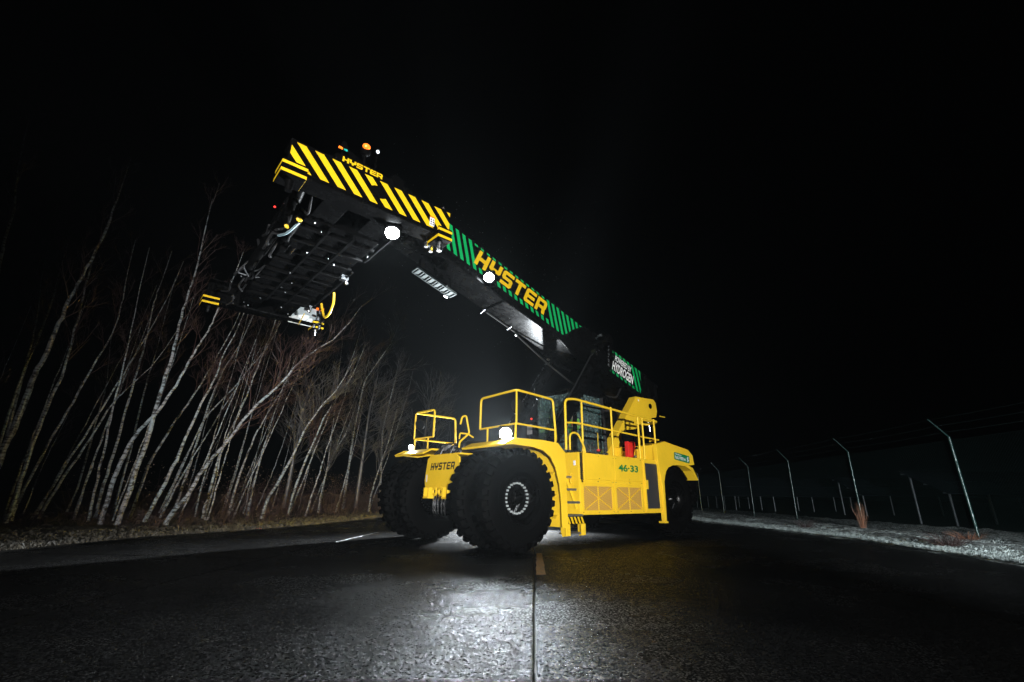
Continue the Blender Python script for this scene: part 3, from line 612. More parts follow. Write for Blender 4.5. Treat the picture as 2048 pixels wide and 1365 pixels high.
# ---- boom towers
def tower(s):
    y0, y1 = (.66, .76) if s > 0 else (-.78, -.68)
    P = [(-4.25, 1.9), (-4.42, 2.2), (-5.82, 3.80), (-5.92, 3.90), (-6.05, 3.93), (-6.92, 3.97), (-7.06, 3.88), (-7.10, 3.6), (-7.02, 3.40), (-6.75, 3.34), (-6.70, 3.20), (-6.3, 3.22), (-5.85, 2.92), (-5.6, 2.2), (-5.55, 1.9), (-5.1, 1.9), (-5.12, 2.2), (-5.0, 1.9)]
    P = P[:15] + [(-5.15, 1.9), (-5.20, 2.25), (-5.45, 2.6), (-5.0, 2.22), (-4.85, 1.9)]
    T_ = part(MB().prismY(P, y0, y1), 'boom_tower', YEL, bevel=.008)
    # front flange following the slope
    c = MB(); c.beam((-4.33, (y0+y1)/2-s*.02, 2.12), (-5.90, (y0+y1)/2-s*.02, 3.90), .26, .03, (-.75, 0, .66)); part(c, 'tower_flange', YEL, parent=T_)
    c = MB().prismY([(-6.72+.085*math.cos(t*math.pi/8), 3.72+.085*math.sin(t*math.pi/8)) for t in range(16)], y1 if s > 0 else y0-.012, y1+.012 if s > 0 else y0); part(c, 'pivot_pin', BLK, parent=T_)
    part(MB().box(-6.12, -6.06, y1+.001 if s > 0 else y0-.004, y1+.004 if s > 0 else y0-.001, 3.80, 3.86), 'warning_label', STK, parent=T_)
    for x in (-6.15, -6.62): part(MB().tube([(x, (y0+y1)/2, 3.34), (x-.05, (y0+y1)/2, 2.9)], .05, 12), 'cylinder_rod', CHROME, parent=T_, smooth=True)
    for x in (-6.2, -6.67): part(MB().tube([(x, (y0+y1)/2, 2.9), (x+.15, (y0+y1)/2, 2.0)], .075, 14), 'tilt_cylinder', BLK, parent=T_, smooth=True)
tower(1); tower(-1)
c = MB().prismY([(-5.1, 3.62), (-5.6, 3.7), (-5.75, 3.2), (-5.75, 2.7), (-5.4, 2.7)], -.64, -.60); part(c, 'tower_gusset', YEL, bevel=.006)
part(MB().box(-5.55, -5.35, -.598, -.594, 2.98, 3.18), 'data_plate', GREY)
# things on the left deck behind the rail
c = MB().prismY([(-4.44, 2.40), (-4.62, 2.36), (-4.76, 2.44), (-4.80, 2.3), (-4.68, 2.0), (-4.50, 1.93), (-4.44, 1.95)], 1.30, 1.42); part(c, 'red_cover', RED, bevel=.02)
c = MB(); c.tube([(-4.9, 1.05, 2.55), (-4.9, 1.45, 2.55)], .22, 20); c.tube([(-4.9, 1.0, 2.25), (-4.9, 1.5, 2.25)], .14, 16); c.ball((-5.3, 1.0, 2.5), .2); part(c, 'air_filter', BLKM, smooth=True)
c = MB()
for x in (-4.72, -5.05, -5.3): c.box(x-.07, x+.03, 1.50, 1.56, 1.9, 2.16)
c.box(-5.4, -4.65, 1.45, 1.6, 2.16, 2.19); part(c, 'pipe_stand', YEL)
c = MB(); c.tube([(-5.0, 1.2, 1.95), (-5.0, 1.2, 2.15)], .12, 14); c.tube([(-4.8, 1.0, 2.0), (-4.8, 1.45, 2.0)], .05, 10); part(c, 'pump_housing', GREY, smooth=True)
c = MB(); c.box(-5.7, -4.4, -.55, .55, 1.96, 3.15); c.box(-5.3, -4.45, -.5, .5, 3.15, 3.45); part(c, 'machinery_housing', BLKM, bevel=.03)
c = MB()
for k in range(6): c.tube(rnd([(-4.5-.1*k, .45, 3.3), (-4.9-.05*k, .62, 3.45+.03*k), (-5.6, .5, 3.25), (-6.2, .3, 3.4)], .2), .02, 6)
part(c, 'hose_bundle', HOSE, smooth=True)
part(MB().tube([(-7.0, .9, 3.42), (-7.3, .9, 3.42)], .015, 6), 'fitting', YEL)
# ---- cab
CX0, CX1, CY, CZ0, CZ1 = -3.08, -4.36, .74, 1.97, 3.70
c = MB()
def post(x, y, x2=None): c.beam((x, y, CZ0), (x2 if x2 is not None else x, y*.94, CZ1), .10, .10)
for s in (-1, 1): post(CX0, s*CY, CX0-.08); post(CX1, s*CY, CX1+.05)
c.box(CX1-.05, CX0+.05, -CY-.05, CY+.05, CZ0-.12, CZ0+.06)
for s in (-1, 1): c.beam((CX0-.05, s*CY*.94, CZ1), (CX1, s*CY*.94, CZ1), .1, .12); c.beam((CX0, s*(CY-.0), 2.45), (CX1, s*(CY-.0), 2.45), .05, .06)
c.beam((CX0-.05, -CY, CZ1), (CX0-.05, CY, CZ1), .12, .12); c.beam((CX1, -CY, CZ1), (CX1, CY, CZ1), .1, .1); c.beam((CX0+.0, -CY, 2.35), (CX0, CY, 2.35), .05, .05)
CABN = part(c, 'cab', BLK, bevel=.012)
c = MB(); c.prismY([(CX0+.06, CZ1+.03), (CX0-.1, CZ1+.13), (CX1+.1, CZ1+.12), (CX1-.5, CZ1-.02), (CX1-.9, CZ1-.30), (CX1-.9, CZ1-.36), (CX1-.1, CZ1-.02)], -.72, .72); part(c, 'cab_roof', BLK, parent=CABN, bevel=.02)
c = MB(); c.add([(CX0+.03, -CY+.05, CZ0+.08), (CX0+.03, CY-.05, CZ0+.08), (CX0-.04, CY-.08, CZ1-.05), (CX0-.04, -CY+.08, CZ1-.05)], [(0, 1, 2, 3)]); part(c, 'windscreen', GLASS, parent=CABN)
for s in (-1, 1):
    y = s*(CY+.0)
    c = MB(); c.add([(CX0-.06, y, 2.49), (CX1+.06, y, 2.49), (CX1+.08, y*.955, 3.30), (CX0-.09, y*.955, 3.30)], [(0, 1, 2, 3)]); part(c, 'side_window', GLASS, parent=CABN)
    c = MB(); c.add([(CX0-.10, y*.955, 3.35), (CX1+.08, y*.955, 3.35), (CX1+.09, y*.945, 3.63), (CX0-.12, y*.945, 3.63)], [(0, 1, 2, 3)]); part(c, 'side_window', GLASS, parent=CABN)
    part(MB().beam((CX0-.1, y*.955, 3.325), (CX1+.05, y*.955, 3.325), .05, .04), 'window_rail', BLK, parent=CABN)
    c = MB(); c.add([(CX0-.06, y, CZ0+.07), (CX1+.06, y, CZ0+.07), (CX1+.06, y, 2.42), (CX0-.06, y, 2.42)], [(0, 1, 2, 3)]); part(c, 'lower_window', GLASS, parent=CABN)
c = MB(); c.add([(CX1, -CY+.06, 2.5), (CX1, CY-.06, 2.5), (CX1+.02, CY-.08, 3.62), (CX1+.02, -CY+.08, 3.62)], [(0, 1, 2, 3)]); part(c, 'rear_window', GLASS, parent=CABN)
part(MB().tube([(CX0+.05, .1, 2.4), (CX0+.0, .35, 3.2)], .012, 6), 'wiper', BLK, parent=CABN)
part(MB().tube(rnd([(-4.15, .80, 2.55), (-4.15, .84, 2.6), (-4.15, .84, 3.0), (-4.15, .80, 3.05)], .03), .014, 6), 'door_handle', BLK, parent=CABN)
c = MB(); c.box(-4.2, -3.75, -.28, .25, 2.08, 2.42); c.box(-4.2, -3.78, -.27, .24, 2.42, 2.50); c.beam((-4.12, -.02, 2.5), (-4.25, -.02, 3.1), .12, .46, (0, 1, 0)); part(c, 'driver_seat', SEATM, parent=CABN, bevel=.03)
c = MB(); ring = [(-3.42+.05*math.sin(t), -.02+.17*math.cos(t), 2.80+.16*math.sin(t)) for t in [i*math.pi/10 for i in range(21)]]; c.tube(ring, .014, 8, cap=False); c.tube([(-3.42, -.02, 2.8), (-3.25, -.02, 2.1)], .03, 8); c.beam((-3.42, -.18, 2.8), (-3.42, .14, 2.8), .02, .03); part(c, 'steering_wheel', BLK, parent=CABN, smooth=True)
c = MB(); c.box(-3.7, -3.35, -.62, -.42, 2.0, 2.7); c.box(-3.4, -3.2, -.66, -.48, 2.85, 3.1); part(c, 'console', BLK, parent=CABN, bevel=.01)
c = MB(); c.tube(rnd([(-3.05, .85, 2.9), (-2.9, .98, 3.0), (-2.9, .98, 3.2)], .04), .012, 6); c.box(-2.93, -2.88, .9, 1.06, 3.05, 3.35); part(c, 'side_mirror', BLK)
part(MB().tube([(-3.0, -.70, 3.72), (-3.0, -.70, 3.95)], .01, 6), 'antenna', STEEL)
c = MB(); c.tube([(-3.95, .80, 2.2), (-3.95, .80, 2.62)], .012, 6); part(c, 'safety_cord', YHOSE); part(MB().ball((-3.95, .80, 2.16), .05, 10, (1.3, 1, .8)), 'emergency_knob', RED, smooth=True)

# ---- person in the cab
def skin_body(name, nodes, edges, m, parent, root=0, sub=2):
    me = bpy.data.meshes.new(name); me.from_pydata([n[:3] for n in nodes], edges, []); o = bpy.data.objects.new(name, me); COL.objects.link(o)
    md = o.modifiers.new('skin', 'SKIN')
    if not me.skin_vertices: 
        bpy.context.view_layer.objects.active = o
        me.attributes.new('skin', 'FLOAT', 'POINT') if False else None
    for i, n in enumerate(nodes):
        sv = me.skin_vertices[0].data[i]; r = n[3]; sv.radius = (r, n[4] if len(n) > 4 else r); sv.use_root = (i == root)
    sb = o.modifiers.new('sub', 'SUBSURF'); sb.levels = sub; sb.render_levels = sub
    dg = bpy.context.evaluated_depsgraph_get(); nm = bpy.data.meshes.new_from_object(o.evaluated_get(dg)); bpy.data.objects.remove(o)
    nm.materials.clear(); nm.materials.append(m); nm.polygons.foreach_set('use_smooth', [True]*len(nm.polygons)); nm.name = name
    ob = bpy.data.objects.new(name, nm); COL.objects.link(ob); ob.parent = parent; return ob
PS = thing('person', 'person in a lime hi-vis jacket sitting at the wheel inside the dark cab', 'person', (-3.92, -.02, 2.5))
nodes = [(0, 0, .08, .15, .13), (.02, 0, .28, .14, .12), (.03, 0, .48, .17, .11), (.03, 0, .56, .07), (.05, 0, .66, .055), (.07, 0, .73, .075), (.075, 0, .84, .085), (.06, 0, .92, .06),   # spine, neck, head
         (.03, .17, .52, .065), (.10, .23, .28, .05), (.34, .16, .30, .036), (.44, .15, .33, .03),
         (.03, -.17, .52, .065), (.10, -.23, .28, .05), (.34, -.16, .30, .036), (.44, -.15, .33, .03),
         (.05, .10, .04, .10), (.46, .13, .06, .075), (.52, .13, -.35, .05), (.64, .13, -.40, .035),
         (.05, -.10, .04, .10), (.46, -.13, .06, .075), (.52, -.13, -.35, .05), (.64, -.13, -.40, .035)]
edges = [(0, 1), (1, 2), (2, 3), (3, 4), (4, 5), (5, 6), (6, 7), (2, 8), (8, 9), (9, 10), (10, 11), (2, 12), (12, 13), (13, 14), (14, 15), (0, 16), (16, 17), (17, 18), (18, 19), (0, 20), (20, 21), (21, 22), (22, 23)]
try:
    skin_body('body', nodes, edges, SKIN, PS)
    jn = [(0, 0, .10, .17, .15), (.02, 0, .28, .16, .14), (.03, 0, .47, .19, .13), (.03, .18, .51, .085), (.10, .24, .28, .068), (.31, .17, .30, .052), (.03, -.18, .51, .085), (.10, -.24, .28, .068), (.31, -.17, .30, .052)]
    skin_body('jacket', jn, [(0, 1), (1, 2), (2, 3), (3, 4), (4, 5), (2, 6), (6, 7), (7, 8)], VEST, PS)
    tn = [(0, 0, .06, .16, .14), (.05, .10, .04, .115), (.46, .13, .06, .09), (.51, .13, -.28, .065), (.05, -.10, .04, .115), (.46, -.13, .06, .09), (.51, -.13, -.28, .065)]
    skin_body('trousers', tn, [(0, 1), (1, 2), (2, 3), (0, 4), (4, 5), (5, 6)], CLOTH, PS)
except Exception as e:
    print('SKIN FAIL', e)
for s in (1, -1):
    c = MB(); b0 = Vector((.44, s*.15, .33))
    for k in range(4):
        y = b0.y+s*(.03-.02*k); L_ = (.030, .036, .034, .026)[k]
        c.tube([(b0.x+.01, y, b0.z+.01), (b0.x+.05, y, b0.z+.03), (b0.x+.05+L_, y, b0.z+.01), (b0.x+.04+L_*.7, y, b0.z-.02)], .0095, 6)
    c.tube([(b0.x-.01, b0.y-s*.03, b0.z), (b0.x+.03, b0.y-s*.05, b0.z+.01), (b0.x+.06, b0.y-s*.045, b0.z+.02)], .011, 6)
    c.build('fingers', SKIN, PS, smooth=True)
c = MB(); c.ball((.06, 0, .875), .100, 16, (1.02, .88, .85)); c.build('hair', HAIR, PS, smooth=True)
c = MB(); c.ball((.165, 0, .80), .018, 8, (1, .8, 1.4)); c.ball((.075, .085, .80), .022, 8, (.8, .4, 1.2)); c.ball((.075, -.085, .80), .022, 8, (.8, .4, 1.2)); c.build('nose_and_ears', SKIN, PS, smooth=True)
c = MB(); c.ball((.148, .032, .825), .011, 8); c.ball((.148, -.032, .825), .011, 8); c.box(.150, .156, -.025, .025, .755, .761); c.build('eyes_and_mouth', HAIR, PS)
c = MB()
for s in (1, -1):
    c.tube([(.19, s*.10, .12), (.20, s*.10, .3), (.185, s*.10, .46), (.12, s*.12, .58), (.0, s*.12, .585)], .022, 6)
    c.tube([(.06+.075*math.cos(t), s*.255+.0+.02*math.cos(t), .38+.075*math.sin(t)*.4) for t in [i*math.pi/5 for i in range(11)]], .016, 6)
c.build('reflective_band', VESTR, PS, smooth=True)

# ---- lift cylinders
for s in (1, -1):
    A = Vector((-1.70, s*.93, 1.78)); B = Vector((-4.32, s*.93, 5.32)); d = (B-A).normalized(); L_ = (B-A).length
    c = MB(); c.tube([A, A+d*L_*.83], .15, 20); c.tube([A+d*L_*.80, A+d*L_*.86], .175, 20); c.tube([A+d*L_*.5, A+d*L_*.52], .165, 20); c.tube([A+(0, -.12, 0) if False else A-Vector((0, .14, 0)), A+Vector((0, .14, 0))], .13, 16)
    CY_ = part(c, 'lift_cylinder', BLK, smooth=True)
    part(MB().tube([A+d*L_*.86, B], .085, 16), 'cylinder_rod', BLK, parent=CY_, smooth=True)
    c = MB(); o_ = Vector((.17, s*.02, .12)); c.tube([A+d*.3+o_, A+d*L_*.8+o_, A+d*L_*.84+o_*.7], .018, 6); part(c, 'hydraulic_line', STEEL if s < 0 else HOSE, parent=CY_, smooth=True)
    c = MB(); c.box(-1.86, -1.55, s*.93-.22, s*.93-.17, 1.5, 2.0); c.box(-1.86, -1.55, s*.93+.17, s*.93+.22, 1.5, 2.0); part(c, 'cylinder_lug', BLK, parent=CY_, bevel=.02)
    c = MB(); q = A+d*L_*.84; c.box(q.x-.02, q.x+.14, q.y-.1, q.y+.1, q.z+.08, q.z+.18); c.ball(q+Vector((.12, s*.1, .04)), .035, 8); part(c, 'port_block', STEEL, parent=CY_)
# ---- boom
BA = math.atan(.3038); bc, bs = math.cos(BA), math.sin(BA)
def bp(s, y, h): return Vector((.9 - bc*s - bs*h, y, 6.87 - bs*s + bc*h))
BM = lambda s, y, h: frameM(bp(s, y, h), (-bc, 0, -bs), (-bs, 0, bc), (0, 1, 0))
def bbox(mb, s0, s1, y0, y1, h0, h1):
    vs = [bp(s, y, h) for s in (s0, s1) for y in (y0, y1) for h in (h0, h1)]
    return mb.add(vs, [(0, 1, 3, 2)[::-1], (4, 6, 7, 5)[::-1], (0, 4, 5, 1)[::-1], (2, 3, 7, 6)[::-1], (0, 2, 6, 4)[::-1], (1, 5, 7, 3)[::-1]])
HB, HT = -.56, .43
c = bbox(MB(), -1.7, 8.3, -.45, .45, HB, HT); OB = part(c, 'outer_boom', BLK, bevel=.03)
part(bbox(MB(), -1.85, -1.55, -.50, .50, HB-.05, HT+.05), 'boom_collar', BLK, parent=OB, bevel=.01); part(bbox(MB(), 2.0, 2.1, -.47, .47, HB-.04, HB-.001), 'boom_rib', BLK, parent=OB)
c = bbox(MB(), -2.9, -1.7, -.36, .36, HB+.1, HT-.1); part(c, 'inner_boom', BLK, bevel=.02)
for y_ in (-.64, .5): part(bbox(MB(), 8.0, 8.75, y_, y_+.14, -.55, .2), 'boom_foot', BLK, parent=OB, bevel=.03)
def bstripe(poly, m=GRN, y=.4505):
    if len(poly) < 3: return
    MB().prism(poly, BM(0, y, 0), .0025).build('stripe', m, OB)
def end_clip(p): return clip(p, 1, -1.1, 4.3+.242*1.1)
per, sw = .2065, .105
for k in range(-5, 24):
    s0 = .02 + k*per
    top, bot = .355, -.325; sk = .60
    def P(h): return s0 + (top-h)*sk
    if -.1 < P(0) and P(0) < 3.5 and not (P(0) < .72) :
        for h1, h0 in ((top, .305), (-.205, bot)):
            bstripe(end_clip([(P(h1), h1), (P(h1)+sw, h1), (P(h0)+sw, h0), (P(h0), h0)]))
    else:
        bstripe(end_clip([(P(top), top), (P(top)+sw, top), (P(bot)+sw, bot), (P(bot), bot)]))
logo('HYSTER', BM(.80, .4505, -.175), .455, .435, YDEC, OB, slant=.12, wscale=.93)
# hydrogen patch
PTOP, PBOT = .385, -.365
for k in range(-3, 10):
    s0 = 6.30 + k*.215; sk = .62
    def P(h): return s0 + (PTOP-h)*sk
    full = [(P(PTOP), PTOP), (P(PTOP)+.115, PTOP), (P(PBOT)+.115, PBOT), (P(PBOT), PBOT)]
    def pc(p): p = clip(p, -1, 0, -6.42); p = clip(p, 1, .28, 8.02); return p
    if P(0) < 7.5:
        for h1, h0 in ((PTOP, .30 if P(.3) < 7.35 else .0), (-.29, PBOT)):
            bstripe(pc([(P(h1), h1), (P(h1)+.115, h1), (P(h0)+.115, h0), (P(h0), h0)]))
    else: bstripe(pc(full))
text_obj('POWERED BY', BM(6.58, .4535, .085), .86, .20, WHT, OB, off=.02)
text_obj('HYDROGEN', BM(6.50, .4535, -.265), 1.10, .31, WHT, OB, off=.03)
# cylinder bracket
for s in (1, -1):
    c = MB().prism([(4.05, -.56), (4.55, .05), (4.95, .42), (5.9, .50), (6.15, .40), (6.1, -.1), (5.7, -.62), (4.9, -.75)], BM(0, .456 if s > 0 else -.506, 0), .05)
    part(c, 'cylinder_bracket', BLK, parent=OB, bevel=.012)
c = MB(); c.tube([(-4.32, -1.12, 5.32), (-4.32, 1.12, 5.32)], .11, 18)
for s in (1, -1): c.tube([(-4.32, s*.78, 5.32), (-4.32, s*1.08, 5.32)], .17, 18)
part(c, 'cross_shaft', BLK, parent=OB, smooth=True)
c = MB(); c.ball((-4.55, .62, 5.62), .09, 10, (1.4, 1, .6)); c.box(-4.7, -4.4, .52, .7, 5.5, 5.56); part(c, 'shaft_fitting', STEEL, parent=OB)
part(MB().tube([(-4.98, .60, 5.72), (-4.88, .60, 4.72)], .022, 8), 'guide_rod', STEEL, parent=OB, smooth=True)
# top gear: hoses and end stops
c = MB()
for y in (-.2, -.1, .05, .2):
    pts = [bp(s_, y, HT+.05+.02*math.sin(s_*2+y*9)) for s_ in np.linspace(-1.4, 8, 26)]; c.tube(pts, .022, 6)
part(c, 'hose_run', HOSE, parent=OB, smooth=True)
c = MB(); bbox(c, 4.6, 6.3, -.3, .3, HT, HT+.10); bbox(c, 5.9, 6.2, .2, .5, HT, HT+.16); part(c, 'top_plate', BLK, parent=OB, bevel=.01)
# underside cable tray, cross rods, hose to the cab
c = MB(); d_ = lambda t, y, z=0: (1.42-1.12*t, y, 6.10-.34*t+z)
for y in (-.36, -.08): c.beam(d_(0, y), d_(1, y), .03, .05)
for k in range(7): c.beam(d_(k/6, -.36), d_(k/6, -.08), .03, .03)
part(c, 'cable_tray', MATS['galvanised dark'] if 'galvanised dark' in MATS else mat('galvanised dark', (.06, .075, .075), .6), parent=OB)
c = MB()
for k in range(6): c.box(d_((k+.5)/6, 0)[0]-.055, d_((k+.5)/6, 0)[0]+.055, -.34, -.1, d_((k+.5)/6, 0)[2]-.012, d_((k+.5)/6, 0)[2]+.012)
part(c, 'tray_insert', mat('dim tray plate', (.035, .05, .05), .6), parent=OB)
c = MB()
for t in (.1, .5, .9): c.beam(d_(t, -.22, .02), (d_(t, 0)[0]+.0, -.22, 6.87-.3038*(.9-d_(t, 0)[0])-.5), .04, .04)
part(c, 'tray_hanger', BLK, parent=OB)
for X, Z in ((-.8, 5.66), (-1.75, 5.42), (.42, 5.98)):
    part(MB().tube([(X, -.50, Z), (X+.05, -.25, Z+.02)], .014, 6), 'cross_rod', STEEL, parent=OB)
c = MB(); c.tube(rnd([(-.8, -.42, 5.75), (-2, -.42, 5.38), (-2.1, -.44, 5.30), (-3.3, -.45, 4.72), (-4.1, -.2, 4.2), (-4.9, .2, 3.9), (-5.6, .3, 3.9), (-5.9, .3, 4.3)], .12), .024, 8); part(c, 'supply_hose', HOSE, smooth=True)
c = MB()
for p_ in ((-2.05, -.44, 5.32), (-3.3, -.45, 4.74), (-3.35, -.45, 4.85)): c.ball(p_, .045, 8, (1.6, 1, .8))
part(c, 'hose_clamp', STEEL, smooth=True)
# boom lamps
def boomlamp(p, tgt, E, m, r=.07, ang=120):
    p = Vector(p); d = (Vector(tgt)-p).normalized(); a = d.cross(Vector((0, 0, 1))).normalized(); u = a.cross(d)
    H = MB().prism([(r*1.3*x, r*1.3*y) for x, y in ((-1, -.8), (-.8, -1), (.8, -1), (1, -.8), (1, .8), (.8, 1), (-.8, 1), (-1, .8))], frameM(p-d*.1, a, u, d), .098)
    H.tube([p-d*.06+u*r, p-d*.06+u*(r+.16)], .018, 6); Ho = part(H, 'work_lamp', BLK)
    part(MB().prism([(x*r, y*r) for x, y in arcpts(20, 1, 0, 360)[:-1]], frameM(p, a, u, d), .006), 'lamp_lens', m, parent=Ho)
    spot('lamp_light', p+d*.03, p+d*5, E, ang, .7, r=r*.8, parent=Ho); return Ho
boomlamp((-.18, .62, 6.12), (5.0, 5.5, 0), P_BOOM, LAMP, r=.12, ang=90)
boomlamp((.28, -.60, 5.86), (2.2, -3, 0), P_BOOM2, LAMPD, r=.05, ang=90)

# ------------------------------------------------------------------ container spreader
SX = 3.85
SP = thing('container_spreader', 'black container spreader with black and yellow striped end beam hanging from the raised boom', 'spreader', (SX, 0, 4.95))
SO = (-SX, 0, -4.95)
def sp(mb, name, m, bevel=0, smooth=False, parent=None, kind=None): 
    return mb.build(name, m, parent or SP, smooth, bevel, loc=SO if parent is None else None, kind=kind)
def end_beam(s):
    yo, yi = s*3.06, s*2.90
    c = MB(); c.box(2.60, 5.14, min(yo, yi), max(yo, yi), 5.06, 5.52); c.box(2.60, 5.14, min(s*2.70, s*3.05), max(s*2.70, s*3.05), 5.02, 5.06); c.box(2.60, 5.14, min(s*2.70, s*3.05), max(s*2.70, s*3.05), 5.52, 5.54)
    if s > 0: c.box(3.62, 4.55, 2.96, 3.055, 5.54, 5.64)
    E_ = sp(c, 'end_beam', BLK, bevel=.012)
    for x0, x1 in ((4.88, 5.20), (2.54, 2.80)):
        h = MB(); h.box(x0, x1, min(s*2.76, s*3.09), max(s*2.76, s*3.09), 4.95, 5.17); H = sp(h, 'twistlock_housing', BLK, bevel=.01, parent=E_)
        for z in (4.965, 5.09):
            b_ = MB(); b_.box(x0-.003, x1+.003, min(s*2.757, s*3.093), max(s*2.757, s*3.093), z, z+.045); sp(b_, 'corner_stripe', YDEC, parent=E_)
        xm = (x0+x1)/2; t = MB(); t.tube([(xm, s*2.93, 4.80), (xm, s*2.93, 4.95)], .045, 12, r1=.06); t2 = MB(); t2.tube([(xm, s*2.86, 5.17), (xm, s*2.86, 5.42), (xm, s*2.86, 5.421), (xm, s*2.86, 5.48)], [.07, .07, .04, .04], 14); sp(t2, 'lock_actuator', STEEL if x0 < 3 else BLK, parent=E_, smooth=True)
        sp(t, 'twistlock_pin', STEEL if x0 < 3 else BLK, parent=E_, smooth=True)
        if x0 < 3:
            g_ = MB(); g_.box(xm-.09, xm-.04, s*2.83-.03, s*2.83+.03, 5.48, 5.56); g_.box(xm+.04, xm+.09, s*2.83-.03, s*2.83+.03, 5.48, 5.56); sp(g_, 'amber_lamp', ORGON, parent=E_)
            l_ = MB(); l_.tube([(xm+.12, s*2.7, 4.93), (xm+.12, s*2.7, 5.02)], .035, 10); l_.tube([(xm, s*2.66, 4.90), (xm, s*2.66, 5.0)], .035, 10); l_.beam((xm+.12, s*2.7, 5.0), (xm-.05, s*2.5, 5.1), .03, .03); sp(l_, 'sensor', STEEL, parent=E_, smooth=True)
        c = MB(); c.tube([(xm, s*2.8, 5.3), (xm+(.15 if x0 < 3 else -.15), s*2.5, 5.3)], .03, 8); sp(c, 'lock_cylinder', BLK, parent=E_)
    return E_
E1 = end_beam(1); E2 = end_beam(-1)
YM = frameM((0, 3.0605, 0), (-1, 0, 0), (0, 0, 1), (0, 1, 0))
for k in range(-1, 12):
    xt = 5.07-.2418*k
    # local x = -X
    poly = [(-xt, 5.495), (-xt+.122, 5.495), (-xt+.122+.37, 5.085), (-xt+.37, 5.085)]
    poly = clip(clip(poly, -1, 0, 5.125), 1, 0, -2.585)
    if k in (0, -1): poly = clip(poly, -.25, -1, -5.085+.25*5.1)   # trimmed by the corner housing
    if len(poly) >= 3: sp(MB().prism(poly, YM, .0025), 'stripe', YDEC, parent=E1)
sp(MB().prism([(-3.86+.15*x, 5.29+.10*y) for x, y in arcpts(18, 1, 0, 360)[:-1]], YM, .006), 'hole_disc', BLK, parent=E1)  # black disc painted in for the dark inside of the hole
logo('HYSTER', frameM((4.45, 3.0605, 5.535), (-1, 0, 0), (0, 0, 1), (0, 1, 0)), .085, .105, YDEC, E1, slant=0, wscale=1.25)
sp(MB().prism([(0, 0), (.085, 0), (.085, .15), (0, .15)], frameM((2.96, 3.0635, 5.11), (-1, 0, 0), (-.0, 0, 1), (0, 1, 0)), .002), 'label_plate', STK, parent=E1)
sp(MB().prism([(.0, .15), (.085, .15), (.085, .175), (0, .175)], frameM((2.96, 3.0635, 5.11), (-1, 0, 0), (-.0, 0, 1), (0, 1, 0)), .002), 'label_header', ORG, parent=E1)  # printed header strip, with a faint glow put into its colour
c = MB()
for i in range(3):
    for j in range(2): c.prism([(.012+.04*j, .02+.042*i), (.04+.04*j, .02+.042*i), (.036+.04*j, .048+.042*i), (.016+.04*j, .045+.042*i)], frameM((2.96, 3.0656, 5.11), (-1, 0, 0), (0, 0, 1), (0, 1, 0)), .001)
sp(c, 'label_print', BPRINT, parent=E1)
# far end beam: lamp light on its inner face painted as pale panel; bolts
sp(MB().box(2.62, 3.36, -2.899, -2.885, 5.00, 5.50), 'lit_face_panel', mat('pale lamplit face', (.55, .58, .58), .4, var=.2, vscale=4, bump=.2), parent=E2)
c = MB()
for x in (4.36, 4.60):
    for z in (5.12, 5.26): c.tube([(x, -2.899, z), (x, -2.86, z)], .022, 8)
sp(c, 'beam_bolts', STEEL, parent=E2, kind='stuff')
# body
c = MB(); c.box(3.30, 4.55, -1.95, 1.95, 5.10, 5.65); c.box(3.2, 4.65, -.9, .9, 5.65, 6.0); BD = sp(c, 'main_frame', BLK, bevel=.02)
c = MB()
for y in np.linspace(-1.7, 1.7, 8): c.box(3.28, 4.57, y-.03, y+.03, 5.05, 5.10)
c.box(3.7, 3.74, -1.9, 1.9, 5.04, 5.10); c.box(4.1, 4.14, -1.9, 1.9, 5.04, 5.10); sp(c, 'underside_ribs', BLKM, parent=BD)
for x0, x1 in ((3.34, 3.72), (4.10, 4.48)):
    for s in (1, -1):
        sp(MB().box(x0, x1, min(s*1.95, s*2.9), max(s*1.95, s*2.9), 5.14, 5.50), 'telescopic_beam', BLK, bevel=.01)
c = MB(); c.prism([(-1.2, 0), (1.2, 0), (.7, .9), (-.7, .9)], frameM((3.5, 0, 6.0), (0, 1, 0), (0, 0, 1), (1, 0, 0)), .08); c.prism([(-1.2, 0), (1.2, 0), (.7, .9), (-.7, .9)], frameM((4.3, 0, 6.0), (0, 1, 0), (0, 0, 1), (1, 0, 0)), .08); c.tube([(3.9, 0, 6.55), (3.9, 0, 7.0)], .55, 28); sp(c, 'rotator', BLK, smooth=True)
# hydraulic gear along the front edge
c = MB()
c.tube([(4.78, 2.45, 5.30), (4.70, 1.5, 5.22)], .085, 14); c.tube([(4.78, 2.62, 5.34), (4.78, 2.4, 5.32)], .11, 14)
c.tube([(4.75, .9, 5.18), (4.75, -.7, 5.18)], .085, 14); c.tube([(4.62, 1.9, 5.05), (4.62, 1.2, 5.02)], .07, 12)
sp(c, 'shift_cylinder', BLKM, smooth=True)
c = MB(); c.tube([(4.86, 1.75, 5.16), (4.86, 1.15, 5.12)], .02, 8); c.tube([(4.72, 1.15, 5.04), (4.72, .35, 5.02)], .018, 8); c.tube([(4.45, 1.15, 4.98), (4.45, .85, 4.97)], .06, 12); c.tube([(4.66, -1.2, 5.02), (4.66, -1.6, 5.02)], .018, 8)
sp(c, 'cylinder_rod', CHROME, smooth=True)
c = MB(); rr = random.Random(3)
for k in range(22):
    y = rr.uniform(-2.4, 2.6); x = rr.uniform(4.5, 4.9); z = rr.uniform(5.0, 5.4)
    c.tube(rnd([(x, y, z), (x+rr.uniform(-.1, .15), y-.25, z-rr.uniform(-.05, .22)), (x+rr.uniform(-.1, .1), y-.55, z+rr.uniform(-.1, .1))], .12), rr.choice((.014, .018, .024)), 6)
sp(c, 'hose_bundle', HOSE, smooth=True)
c = MB()
